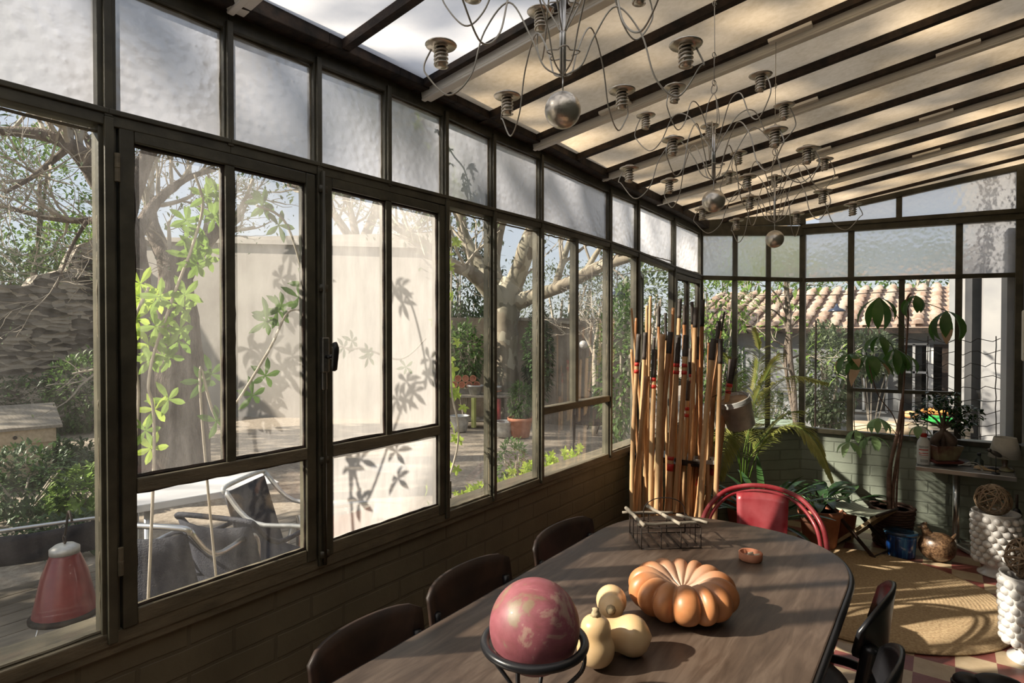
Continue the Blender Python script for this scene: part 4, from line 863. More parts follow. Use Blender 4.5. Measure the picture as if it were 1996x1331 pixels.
p = dep(1820, 828, 6.7); r_ = empty('garden_bench', (p.x, p.y, 0), 'grey garden bench carrying the bright cushions outside the end window', 'bench'); MB().bb((p.x - .45, p.y - .22, p.z - .03), (p.x + .35, p.y + .32, p.z)).build('seat', 'oldwood', r_)
for a in (-.4, .3):
    for c_ in (-.18, .28): MB().bb((p.x + a - .02, p.y + c_ - .02, 0), (p.x + a + .02, p.y + c_ + .02, p.z - .03)).build('leg', 'oldwood', r_)
p = dep(1500, 822, 7.2); r_ = empty('garden_table', (p.x, p.y, 0), 'small grey green slatted table outside the bay window', 'table'); k = MB()
for j in range(5): k.bb((p.x - .35, p.y - .2 + j * .09, p.z), (p.x + .35, p.y - .13 + j * .09, p.z + .015))
k.build('table_top', leafmat('sage paint', (.3, .38, .3), (.36, .44, .36), .02), r_)
for a in (-.3, .3):
    for c_ in (-.15, .2): MB().tube([(p.x + a, p.y + c_, gz(p.x, p.y)), (p.x + a, p.y + c_, p.z)], .012, 6).build('leg', 'oldwood', r_)

# climbers on the window wall
def lobed(mb, p, nrm, size, rg, droop=0.3):
    """vine leaf with five lobes lying roughly across nrm"""
    nrm = V(nrm).normalized(); a = nrm.orthogonal().normalized(); a = Matrix.Rotation(rg.uniform(0, 6.28), 3, nrm) @ a; b_ = nrm.cross(a); pts = [V(p)]
    for k in range(20):
        q = 2 * pi * k / 20; rad = size * (0.62 + 0.26 * cos(5 * q) + 0.12 * cos(q)) * rg.uniform(.94, 1.06); pts.append(V(p) + (a * cos(q) + b_ * sin(q)) * rad - nrm * (droop * rad * rad / size))
    mb.add(pts, [(0, 1 + k, 1 + (k + 1) % 20) for k in range(20)])
def vine(label, pts, m, n, size, seed, name='climbing_vine', kind='lobed', spread=.05, stem='twig', out=-1):
    rg = random.Random(seed); r = empty(name, pts[0], label, 'climber'); c_ = bez(pts, 8); MB().tube(c_, .004, 6).build('stem', stem, r, True); f = MB()
    for k in range(n):
        q = rg.choice(c_[10:] if c_[0].z < .1 else c_) + V((rg.uniform(-.04, .01), rg.uniform(-1, 1) * spread, rg.uniform(-1, 1) * spread)); nr = V((rg.uniform(.4, 1), rg.uniform(-.8, .6), rg.uniform(-.3, .7)))
        if kind == 'lobed': lobed(f, q, nr, size * rg.uniform(.5, 1.15), rg)
        else:
            base = rg.uniform(0, 6.28)
            for j in range(5):
                an = base + j * 1.15; d = V((rg.uniform(-.2, .2), cos(an), sin(an))); f.leaf(q, d, size * rg.uniform(1.1, 1.7), size * .5, .5, 4, V((1, 0, 0)), shape='lance')
    f.build('foliage', m, r); return r
Pn = lambda px, py, x=-.07: onx(px, py, x)
vine('lime green vine climbing the fixed pane right of the casements', [V((-.2, 1.6, .56)), Pn(890, 880), Pn(880, 760), Pn(877, 640), Pn(880, 520), Pn(876, 420), Pn(870, 350)], 'leaf_lime', 90, .036, 81)
vine('vine tendril with yellow green leaves outside the upper pebbled pane', [Pn(878, 420), Pn(870, 350), Pn(858, 300), Pn(835, 270), Pn(815, 235)], 'leaf_lime', 20, .036, 82)
vine('low creeper with bright leaves along the foot of the fixed windows', [V((-.23, 1.58, .57)), Pn(900, 985, -.22), Pn(960, 960, -.22), Pn(1010, 935, -.22), Pn(1080, 908, -.22), Pn(1130, 890, -.22)], 'leaf_lime', 240, .034, 83, spread=.055)
vine('broad leaved passion flower climbing outside the left casement', [V((-.2, .62, .03)), Pn(300, 900, -.2), Pn(290, 740, -.18), Pn(330, 600, -.16), Pn(375, 480, -.16), Pn(395, 400, -.16), Pn(380, 340, -.16)], 'leaf_fresh', 26, .035, 84, 'passion_flower', 'palm', .06)
vine('passion flower stem spreading to the right casement light', [V((-.3, .95, .03)), Pn(390, 760, -.3), Pn(430, 820, -.3), Pn(520, 690, -.28), Pn(560, 610, -.28), Pn(600, 590, -.28), Pn(560, 440, -.28), Pn(500, 400, -.28)], 'leaf_mid', 15, .04, 85, 'passion_flower', 'palm', .05)
vine('passion flower shoots leaning on the lower left of the casement', [Pn(262, 880, -.2), Pn(270, 760, -.2), Pn(255, 650, -.2), Pn(290, 560, -.2)], 'leaf_lime', 10, .035, 86, 'passion_flower', 'palm', .05)
vine('thin passion flower shoot outside the upper right casement light', [V((-.3, 1.2, .03)), Pn(640, 760, -.3), Pn(690, 680, -.3), Pn(780, 700, -.3), Pn(830, 660, -.3)], 'leaf_mid', 5, .03, 87, 'passion_flower', 'palm', .04)

# ------------------------------------------------------------------ furniture and things in the room
m, nt, b = new_mat('dark stained oak top'); v = coords(nt, (7, 0.9, 1)); b.inputs['Roughness'].default_value = .38
n1 = noise_tex(nt, v, 5, 6, .65, .6); n2 = noise_tex(nt, coords(nt), 3, 4)
ad = node(nt, 'ShaderNodeMath', operation='MULTIPLY_ADD'); ad.inputs[1].default_value = .6; nt.links.new(n2, ad.inputs[0]); nt.links.new(n1, ad.inputs[2])
nt.links.new(ramp(nt, ad.outputs[0], [(.55, (.032, .02, .014)), (.8, (.075, .05, .036)), (1, (.125, .09, .068))]), b.inputs['Base Color']); bump(nt, b, n1, .12, .003)
nt.links.new(ramp(nt, n2, [(.3, (.32, .32, .32)), (.7, (.5, .5, .5))]), b.inputs['Roughness']); M['oak'] = m
M['darkwood'] = mat('dark brown plywood', (.02, .011, .008), (.045, .023, .015), .55, 0, 7, .05, 40, .002, (1, 8, 1))
M['black_metal'] = mat('black lacquered metal', (.012, .012, .014), None, .3)
M['red_metal'] = mat('worn red metal', (.24, .018, .025), (.4, .1, .11), .32, .1, 6, lo=.4, hi=.75, coat=.3)
M['palm_leaf'] = leafmat('palm leaflet', (.24, .28, .06), (.5, .48, .16), .4)
M['jute'] = mat('jute braid', (.42, .28, .15), (.56, .4, .23), .95, 0, 25, .6, 120, .006)

# round jute rug
rc = V((1.1, 3.78, FZ)); k = MB(); rr_ = []; N = 64
m, nt, b = new_mat('spiral jute'); b.inputs['Roughness'].default_value = .95; tc = node(nt, 'ShaderNodeTexCoord'); wv = node(nt, 'ShaderNodeTexWave', wave_type='RINGS', rings_direction='Z'); wv.inputs['Scale'].default_value = 16; wv.inputs['Distortion'].default_value = .6; wv.inputs['Detail Scale'].default_value = 3
nt.links.new(tc.outputs['Object'], wv.inputs[0]); n1 = noise_tex(nt, tc.outputs['Object'], 90, 3); nt.links.new(ramp(nt, n1, [(.35, (.36, .24, .13)), (.65, (.52, .38, .22))]), b.inputs['Base Color']); p_ = bump(nt, b, wv.outputs[1], .22, .006); bump(nt, b, n1, .7, .006, p_); M['rug'] = m
k.lathe([(.001, 0), (.655, 0), (.672, .005), (.668, .012), (.64, .014), (.001, .012)], 80, (0, 0, 0)); o = k.build('jute_rug', 'rug', None, True); o.location = rc; tag(o, 'round braided jute rug on the red and cream tiled floor', 'rug')

# dining table
def sup(cx, cy, a, b_, n_, k0, k1, N): 
    out = []
    for i in range(N + 1):
        q = k0 + (k1 - k0) * i / N; c_, s_ = cos(q), sin(q); out.append((cx + a * abs(c_) ** (2 / n_) * (1 if c_ > 0 else -1), cy + b_ * abs(s_) ** (2 / n_) * (1 if s_ > 0 else -1)))
    return out
tp_ = sup(.82, 1.93, .412, .44, 2.5, 0, pi, 40) + sup(.82, .8, .412, .44, 2.5, pi, 2 * pi, 40)
r = empty('dining_table', (.82, 1.4, FZ), 'long dark oak dining table with rounded ends and a thin metal edge', 'table')
MB().prism(tp_, .722, .75).build('table_top', 'oak', r, bev=.004)
MB().tube([(x, y, .734) for x, y in [(.82 + (x - .82) * 1.004, 1.4 + (y - 1.4) * 1.002) for x, y in tp_]], .012, 8, True).build('edge_band', 'black_metal', r, True)
for x in (.58, 1.06):
    for y in (.7, 2.0): MB().tube([(x, y, FZ), (x, y, .722)], .022, 12).build('leg', 'black_metal', r, True)
k = MB(); k.bb((.56, .68, .67), (1.08, .72, .722)); k.bb((.56, 1.98, .67), (1.08, 2.02, .722)); k.bb((.8, .7, .67), (.84, 2.0, .722)); k.build('apron', 'black_metal', r)

def school_chair(label, bx, by, rz, w=.4, top=.79, m='darkwood', bh=.17, name='dining_chair', tilt=.05, group=None):
    """back panel centre at local (0, .2); faces local -y"""
    r = empty(name, (bx, by, FZ), label, 'chair', group, rz=rz); h = top - FZ; hw = w / 2; sh = .4
    k = MB(); n = 12; vs = []
    for i in range(7):
        t = i / 6; z = h - bh + bh * t
        for j in range(n + 1):
            u_ = j / n * 2 - 1; zz = z - (.009 * u_ ** 6 * (1 if t > .5 else -1) * abs(t - .5) * 2); vs.append((hw * u_, .03 - .045 * u_ * u_ + tilt * t * .5, zz - (.012 * abs(u_) ** 10 if i == 6 else 0)))
    k.add(vs, [(i * (n + 1) + j, i * (n + 1) + j + 1, (i + 1) * (n + 1) + j + 1, (i + 1) * (n + 1) + j) for i in range(6) for j in range(n)]); o = k.build('backrest', m, r, True, world=False); md = o.modifiers.new('t', 'SOLIDIFY'); md.thickness = .012; md.offset = 0
    k = MB(); pl = [(-hw * .95, -.01), (-hw, -.3), (-hw * .8, -.37), (hw * .8, -.37), (hw, -.3), (hw * .95, -.01)]; k.prism([(x, y) for x, y in pl], sh - .012, sh + .004); k.build('seat', m, r, world=False, bev=.004)
    for s_ in (-1, 1):
        k = MB(); k.tube(bez([(s_ * hw * .9, .08, 0), (s_ * hw * .88, -.02, sh * .6), (s_ * hw * .86, -.03, sh - .02), (s_ * hw * .86, .0, sh + .08), (s_ * hw * .86, .0, h - bh * .4)], 5), .011, 8); k.build('back_leg', 'black_metal', r, True, world=False)
        k = MB(); k.tube([(s_ * hw * .9, -.36, 0), (s_ * hw * .86, -.3, sh - .014)], .011, 8); k.build('front_leg', 'black_metal', r, True, world=False)
    k = MB(); k.tube([(-hw * .87, -.31, sh - .03), (hw * .87, -.31, sh - .03)], .008, 6); k.tube([(-hw * .87, -.03, sh - .03), (hw * .87, -.03, sh - .03)], .008, 6); k.build('seat_frame', 'black_metal', r, True, world=False)
    return r
school_chair('dark plywood chair on the window side, nearest the wire bottle carrier', .355, 1.83, R(90), .4, .787)
school_chair('dark plywood chair on the window side, the middle one of three', .355, 1.305, R(90), .36, .805)
school_chair('dark plywood chair on the window side, nearest the camera', .355, .93, R(90), .34, .79)
def curved_chair(label, bx, by, rz):
    r = empty('bentwood_chair', (bx, by, FZ), label, 'chair', rz=rz); h = .74; n = 14
    k = MB(); vs = []
    for i in range(9):
        t = i / 8
        for j in range(n + 1):
            u_ = j / n * 2 - 1; wv = .17 * (1 - .25 * (1 - t) ** 2); zb = h - .2 + .05 * u_ * u_; zt2 = h - .07 * abs(u_) ** 2.5; vs.append((wv * u_, .06 - .055 * u_ * u_ + .02 * t, zb + (zt2 - zb) * t))
    k.add(vs, [(i * (n + 1) + j, i * (n + 1) + j + 1, (i + 1) * (n + 1) + j + 1, (i + 1) * (n + 1) + j) for i in range(8) for j in range(n)]); o = k.build('backrest', 'black_metal', r, True, world=False); md = o.modifiers.new('t', 'SOLIDIFY'); md.thickness = .01
    k = MB(); k.lathe([(.001, .385), (.17, .385), (.185, .395), (.18, .405), (.14, .4), (.001, .395)], 28, (0, -.2, 0)); k.build('seat', 'darkwood', r, True, world=False)
    for s_ in (-1, 1):
        k = MB(); k.tube(bez([(s_ * .17, .1, 0), (s_ * .16, .06, .25), (s_ * .14, .02, .4), (s_ * .125, .03, .5), (s_ * .13, .05, .62)], 6), [.016] * 12 + [.019] * 13, 10); k.build('back_leg', 'black_metal', r, True, world=False)
        k = MB(); k.tube(bez([(s_ * .15, -.36, 0), (s_ * .14, -.33, .25), (s_ * .13, -.28, .385)], 5), .014, 10); k.build('front_leg', 'black_metal', r, True, world=False)
        k = MB(); k.tube(bez([(s_ * .14, .02, .42), (s_ * .165, -.06, .415), (s_ * .17, -.15, .4)], 5), .014, 8); k.build('seat_brace', 'black_metal', r, True, world=False)
    return r
curved_chair('black curved-back chair at the right side of the table, the farther one', 1.262, 1.9, R(-93))
curved_chair('black curved-back chair at the right side of the table, cut off by the bottom edge', 1.30, 1.5, R(-92))

# red metal armchair at the far end
r = empty('red_armchair', (.76, 2.95, FZ), 'worn red metal armchair with a hoop back at the far end of the table', 'armchair', rz=R(12))
hp = [(-.27, -.3, .0), (-.275, -.25, .3), (-.27, -.1, .47), (-.25, .0, .56), (-.18, .06, .64), (-.09, .085, .675), (0, .09, .685), (.09, .085, .675), (.18, .06, .64), (.25, .0, .56), (.27, -.1, .47), (.275, -.25, .3), (.27, -.3, .0)]
k = MB(); k.tube(bez(hp, 7), .0115, 10); k.build('outer_hoop', 'red_metal', r, True, world=False)
k = MB(); k.tube(bez([(x * .915, y + .004, z * .965) for x, y, z in hp], 7), .009, 10); k.build('inner_hoop', 'red_metal', r, True, world=False)
k = MB(); vs = []
for i in range(9):
    t = i / 8
    for j in range(9): u_ = j / 8 * 2 - 1; vs.append((.115 * u_ * (.92 + .1 * t), .005 + .075 * t - .012 * u_ * u_, .38 + .275 * t - .012 * u_ * u_ * t))
k.add(vs, [(i * 9 + j, i * 9 + j + 1, (i + 1) * 9 + j + 1, (i + 1) * 9 + j) for i in range(8) for j in range(8)]); o = k.build('back_panel', 'red_metal', r, True, world=False); md = o.modifiers.new('t', 'SOLIDIFY'); md.thickness = .005
k = MB(); k.prism(sup(0, -.17, .21, .19, 3, 0, 2 * pi, 40)[:-1], .365, .38); k.build('seat', 'red_metal', r, world=False, bev=.004)
for x in (-.2, .2): MB().tube([(x * 1.1, .06, 0), (x * .95, -.03, .37)], .011, 8).build('back_leg', 'red_metal', r, True, world=False)

# things on the table
def ccol(name, a, b_, rough=.4, **kw): return mat(name, a, b_, rough, **kw)
m, nt, b = new_mat('pumpkin rind'); tc = node(nt, 'ShaderNodeTexCoord'); b.inputs['Roughness'].default_value = .42; n1 = noise_tex(nt, tc.outputs['Object'], 14, 5); n2 = noise_tex(nt, tc.outputs['Object'], 70, 2)
sx = node(nt, 'ShaderNodeSeparateXYZ'); nt.links.new(tc.outputs['Object'], sx.inputs[0]); ln = node(nt, 'ShaderNodeVectorMath', operation='LENGTH'); mp = node(nt, 'ShaderNodeMapping'); mp.inputs['Scale'].default_value = (1, 1, 0); nt.links.new(tc.outputs['Object'], mp.inputs[0]); nt.links.new(mp.outputs[0], ln.inputs[0])
c1_ = ramp(nt, n1, [(.3, (.34, .12, .04)), (.7, (.48, .21, .085))]); c2_ = ramp(nt, ln.outputs[1], [(.03, (1, 1, 1)), (.11, (0, 0, 0))]); mx = node(nt, 'ShaderNodeMix', data_type='RGBA'); nt.links.new(c2_, mx.inputs[0]); nt.links.new(c1_, mx.inputs[6]); mx.inputs[7].default_value = (.42, .28, .2, 1); nt.links.new(mx.outputs[2], b.inputs['Base Color']); bump(nt, b, n2, .12, .002); M['pumpkin'] = m
pc = dep(1330, 1143, 1.56); pcz = .752
lob = sorted([2 * pi * (i + random.Random(i + 3).uniform(-.16, .16)) / 14 for i in range(14)])
def pumpkin():
    k = MB(); N, H = 196, 30; Rr, hh = .143, .058; o_ = []
    for i in range(H + 1):
        t = pi * i / H
        for a in range(N):
            q = 2 * pi * a / N
            j = max([n_ for n_ in range(14) if lob[n_] <= q] or [13]); l0 = lob[j] - (2 * pi if lob[j] > q else 0); l1 = lob[(j + 1) % 14]; l1 += 2 * pi if l1 < q or l1 <= l0 else 0
            f_ = min(1, max(0, (q - l0) / (l1 - l0))); g = sin(pi * f_) ** .42; s_ = sin(t); rad = Rr * (s_ ** .62) * (.80 + .2 * g); 
            z = -cos(t) * hh * (1.05 - .12 * (1 - g)); d = rad / Rr
            dip = math.exp(-(d / .42) ** 2); z = z * (1 - (.95 if cos(t) < 0 else .85) * dip) + hh
            o_.append((rad * cos(q), rad * sin(q), z * (.92 + .08 * g)))
    k.add(o_, [(i * N + a, i * N + (a + 1) % N, (i + 1) * N + (a + 1) % N, (i + 1) * N + a) for i in range(H) for a in range(N)]); return k
r = empty('pumpkin', (pc.x, pc.y, pcz), 'large flat ribbed orange pumpkin in the middle of the table', 'pumpkin'); o = pumpkin().build('flesh', 'pumpkin', r, True, world=False); o.name = 'rind'
MB().lathe([(.001, .0), (.014, 0), (.01, .008), (.007, .014), (.001, .015)], 10, (0, 0, .047)).build('stem', mat('dry green stem', (.25, .25, .12), (.4, .36, .2), .8), r, True, world=False)
M['squash'] = mat('butternut skin', (.56, .37, .18), (.66, .47, .27), .32, 0, 9, coat=.15); M['stemwood'] = mat('dry stem', (.3, .22, .13), (.42, .33, .2), .85, 0, 30, .4, 80)
def squash(label, p, rot, s=1.0, L=.15, R1=.047, R2=.036):
    r = empty('butternut_squash', p, label, 'squash'); prof = []; n = 22
    for i in range(n + 1):
        t = i / n; z = L * t
        bulb = R1 * sqrt(max(0, 1 - ((z - R1) / R1) ** 2)) if z < 2 * R1 else 0
        zt3 = L - R2; neck = R2 * (sqrt(max(0, 1 - ((z - zt3) / R2) ** 2)) if z > zt3 else 1) * (1 if z > R1 else sqrt(max(0, z / R1)))
        prof.append((max(.001, max(bulb, neck) if not (z > R1 and z < zt3) else max(bulb, neck * .96)), z))
    for _ in range(2): prof = [prof[0]] + [((prof[i - 1][0] + 2 * prof[i][0] + prof[i + 1][0]) / 4, prof[i][1]) for i in range(1, n)] + [prof[-1]]
    prof = [(a * s, z * s) for a, z in prof]; MB().lathe(prof, 28, (0, 0, 0), rot).build('skin', 'squash', r, True, world=False)
    MB().lathe([(.014 * s, -.004), (.01 * s, .004), (.008 * s, .009 * s), (.009 * s, .013 * s), (.001, .014 * s)], 8, (rot or Matrix.Identity(3)) @ V((0, 0, (L - .001) * s)), rot).build('stem', 'stemwood', r, True, world=False)
    return r
p = onz(1161, 1301, .75); squash('upright tan butternut squash right beside the pink globe', V((p.x, p.y, .751)), None, .9, .133, .047, .038)
def aim(d): return V(d).normalized().to_track_quat('Z', 'Y').to_matrix()
c_ = dep(1271, 1236, 1.345); squash('pale butternut squash lying on its side between pumpkin and globe', V((c_.x, c_.y, .751 + .046)), aim((-.83, -.35, -.06)), 1.0, .16, .046, .036)
c_ = dep(1190, 1178, 1.47); squash('sunlit butternut squash behind the others with its stem facing the camera', V((c_.x - .04, c_.y + .085, .751 + .04)), aim((.42, -.86, .18)), .9, .15, .044, .036)
m, nt, b = new_mat('old pink globe'); v = coords(nt); b.inputs['Roughness'].default_value = .5; b.inputs['Coat Weight'].default_value = .1
n1 = noise_tex(nt, v, 11, 5, .65, .8); n2 = noise_tex(nt, v, 40, 4, .7)
c1_ = ramp(nt, n1, [(.4, (.19, .13, .08)), (.45, (.22, .065, .075)), (.54, (.26, .08, .1)), (.58, (.33, .19, .16)), (.66, (.36, .26, .2))]); mx = node(nt, 'ShaderNodeMix', data_type='RGBA', blend_type='MULTIPLY'); mx.inputs[0].default_value = .35; nt.links.new(c1_, mx.inputs[6]); nt.links.new(ramp(nt, n2, [(.35, (.55, .45, .45)), (.6, (1, 1, 1))]), mx.inputs[7]); nt.links.new(mx.outputs[2], b.inputs['Base Color']); M['globe'] = m
gc = dep(1042, 1219, 1.107); r = empty('globe', (gc.x, gc.y, .75), 'old pink mottled globe resting in a black ring stand on the table', 'globe')
MB().ball(gc, .085, 64, 40).build('sphere', 'globe', r, True)
k = MB(); rz_ = gc.z - .03; k.tube([(gc.x + .094 * cos(q), gc.y + .094 * sin(q), rz_) for q in [2 * pi * i / 56 for i in range(56)]], .0085, 10, True); k.build('ring', 'black_metal', r, True)
for q in (.3, 1.87, 3.44, 5.0): MB().tube(bez([(gc.x + .095 * cos(q), gc.y + .095 * sin(q), rz_), (gc.x + .09 * cos(q), gc.y + .09 * sin(q), rz_ - .04), (gc.x + .035 * cos(q), gc.y + .035 * sin(q), .80), (gc.x + .07 * cos(q), gc.y + .07 * sin(q), .753)], 6), .004, 8).build('stand_leg', 'black_metal', r, True)
p = onz(1463, 1091, .75); r = empty('ash_dish', (p.x, p.y, .75), 'small round terracotta dish on the table beyond the pumpkin', 'dish')
MB().lathe([(.001, 0), (.032, 0), (.036, .004), (.037, .024), (.034, .027), (.031, .025), (.03, .008), (.001, .007)], 32, (0, 0, 0)).build('dish', 'terracotta', r, True, world=False); MB().lathe([(.001, .011), (.029, .011), (.03, .008)], 20, (0, 0, 0)).build('ash', mat('ash', (.35, .33, .3), (.08, .07, .06), .9, 0, 120), r, world=False)
for q, a in ((.6, .012), (2.4, .015)): MB().tube([(a * cos(q), a * sin(q), .016), (a * cos(q) + .016, a * sin(q) + .004, .02)], .0035, 8).build('cigarette_end', mat('filter paper', (.7, .6, .45), None, .8), r, True, world=False)
# wire bottle carrier with sticks
CA = onz(1250, 1072, .75); CB = onz(1366, 1070, .75); ax = (CB - CA).normalized(); ay = V((-ax.y, ax.x, 0)); W_ = (CB - CA).length; D_ = .16; H_ = .075
if ay.dot(CA - V((CAM.x, CAM.y, .75))) < 0: ay = -ay
def cpt(a, b_, z): return CA + ax * a + ay * b_ + V((0, 0, z))
r = empty('bottle_carrier', CA, 'rusty wire bottle carrier topped with whittled sticks at the far end of the table', 'carrier'); k = MB(); g = .0016
for z in (.004, H_): k.tube([cpt(0, 0, z), cpt(W_, 0, z), cpt(W_, D_, z), cpt(0, D_, z)], g * 1.3, 6, True)
for i in range(4):
    a = W_ * i / 3
    for b_ in (0, D_): k.tube([cpt(a, b_, 0.002), cpt(a, b_, H_)], g * (1.4 if i in (0, 3) else 1), 6)
    k.tube([cpt(a, 0, H_ * .97), cpt(a, D_, H_ * .97)], g, 5)
for i in range(7): k.tube([cpt(W_ * i / 6, 0, .004), cpt(W_ * i / 6, D_, .004)], g, 5)
k.tube([cpt(0, D_ / 2, H_), cpt(W_, D_ / 2, H_)], g, 5)
for b_ in (D_ / 3, D_ * 2 / 3): k.tube([cpt(0, b_, .002), cpt(0, b_, H_)], g, 5); k.tube([cpt(W_, b_, .002), cpt(W_, b_, H_)], g, 5)
k.build('wire_basket', 'rust', r, True)
MB().tube(bez([cpt(W_ * .15, D_ / 2, H_), cpt(W_ * .16, D_ / 2, H_ + .05), cpt(W_ * .35, D_ / 2, H_ + .078), cpt(W_ * .65, D_ / 2, H_ + .078), cpt(W_ * .84, D_ / 2, H_ + .05), cpt(W_ * .85, D_ / 2, H_)], 6), .0017, 6).build('handle', 'rust', r, True)
zs_ = H_ + .0085
def stk(label, a, b_, rad=.006):
    d = (b_ - a); pts = [a + d * (i / 8) + V((0, 0, .0012 * sin(i * 2.3))) for i in range(9)]; o = MB().tube(pts, [rad * (1 + .1 * sin(i * 1.7)) for i in range(9)], 10).build('wooden_stick', M['palebranch'], None, True); tag(o, label, 'stick', 'sticks on the wire carrier')
stk('thin stick lying along the back edge of the wire carrier', cpt(-.03, D_ * .95, zs_), cpt(W_ * .75, D_ * .9, zs_), .0045); stk('stick lying along the front edge of the wire carrier', cpt(-.01, .012, zs_), cpt(W_ + .03, .03, zs_), .0055)
stk('thick stick crossing the left end of the wire carrier', cpt(-.012, D_ + .01, zs_ + .011), cpt(0.002, -.03, zs_ + .011), .0065); stk('stick lying diagonally over the middle of the wire carrier', cpt(W_ * .35, D_ + .03, zs_ + .011), cpt(W_ * .62, -.02, zs_ + .011), .006)
stk('short stick poking out at the right of the wire carrier', cpt(W_ * .72, D_ * .5, zs_ + .011), cpt(W_ + .02, -.01, zs_ + .011), .005)

# bamboo canes
m, nt, b = new_mat('bamboo'); v = coords(nt, (1, 1, .25)); b.inputs['Roughness'].default_value = .35; b.inputs['Coat Weight'].default_value = .2
oi = node(nt, 'ShaderNodeObjectInfo'); ad = node(nt, 'ShaderNodeMath', operation='MULTIPLY_ADD'); ad.inputs[1].default_value = .55; n1 = noise_tex(nt, v, 9, 5, .6, .5); nt.links.new(oi.outputs['Random'], ad.inputs[0]); nt.links.new(n1, ad.inputs[2])
nt.links.new(ramp(nt, ad.outputs[0], [(.38, (.26, .1, .04)), (.58, (.5, .27, .12)), (.8, (.62, .41, .22)), (1, (.38, .17, .07))]), b.inputs['Base Color']); bump(nt, b, n1, .1, .002); M['bamboo'] = m
M['tip'] = mat('burnt cane end', (.025, .02, .018), (.09, .07, .06), .6, 0, 12); M['redtape'] = mat('red binding', (.5, .03, .02), None, .5)
canes = [(1268, 578, 1266, .011, 0), (1261, 596, 1254, .012, 0), (1231, 601, 1262, .008, 0), (1284, 597, 1290, .010, 1), (1297, 610, 1300, .009, 1), (1325, 583, 1318, .015, 1), (1334, 595, 1322, .013, 1), (1349, 588, 1345, .012, 1), (1357, 599, 1340, .015, 1), (1370, 584, 1365, .014, 1), (1412, 607, 1362, .006, 1),
  (1401, 626, 1378, .017, 1), (1245, 651, 1239, .015, 2), (1258, 648, 1250, .014, 1), (1275, 658, 1270, .01, 1), (1276, 681, 1268, .017, 2), (1292, 651, 1283, .019, 0), (1307, 647, 1290, .017, 1), (1322, 653, 1299, .018, 3), (1337, 653, 1313, .017, 2), (1360, 656, 1348, .012, 1), (1345, 679, 1343, .013, 2), (1369, 681, 1335, .015, 1),
  (1391, 660, 1368, .019, 1), (1404, 660, 1388, .015, 1), (1432, 697, 1372, .018, 3), (1404, 725, 1392, .013, 0), (1261, 733, 1242, .017, 0), (1231, 681, 1256, .01, 0), (1355, 723, 1328, .016, 2), (1362, 741, 1352, .014, 3), (1342, 742, 1330, .013, 2), (1248, 706, 1262, .011, 1), (1424, 700, 1395, .014, 1), (1240, 620, 1232, .009, 0), (1312, 600, 1308, .011, 0), (1382, 668, 1380, .013, 0), (1299, 700, 1276, .013, 0), (1385, 740, 1356, .013, 1), (1318, 690, 1305, .012, 0)]
rg = random.Random(77); front = {15, 16, 17, 18, 19, 27, 12, 23, 24}
lbl = {0: 'tallest slender bamboo cane at the left of the bundle', 2: 'thin bamboo cane leaning out to the left edge of the bundle', 10: 'thin bamboo cane tip leaning right over the bundle', 11: 'thick bamboo cane with cut dark end at the right of the bundle', 12: 'black-tipped bamboo cane nearest the window post', 15: 'black-tipped bamboo cane with a red band in the front left of the bundle',
  16: 'thick pale-ended bamboo cane in the front of the bundle', 17: 'thick grey-ended bamboo cane just right of the pale-ended one', 18: 'front bamboo cane bound with red tape at top, middle and bottom', 19: 'black-tipped bamboo cane right of the red-taped front cane', 23: 'thick pale bamboo cane leaning at the right front of the bundle', 24: 'bamboo cane behind the thick pale one at the right of the bundle',
  25: 'dark bamboo cane with red bands leaning right above the zinc bucket', 27: 'shorter bamboo cane without band at the left front of the bundle', 9: 'tall grey-tipped bamboo cane against the corner post'}
order = sorted(range(len(canes)), key=lambda j: canes[j][0])
ORD = 'first second third fourth fifth sixth seventh eighth ninth tenth eleventh twelfth thirteenth fourteenth fifteenth sixteenth seventeenth eighteenth nineteenth twentieth'.split(); ORD += ['twenty-' + q for q in ORD[:9]] + ['thirtieth'] + ['thirty-' + q for q in ORD[:9]] + ['fortieth', 'forty-first']
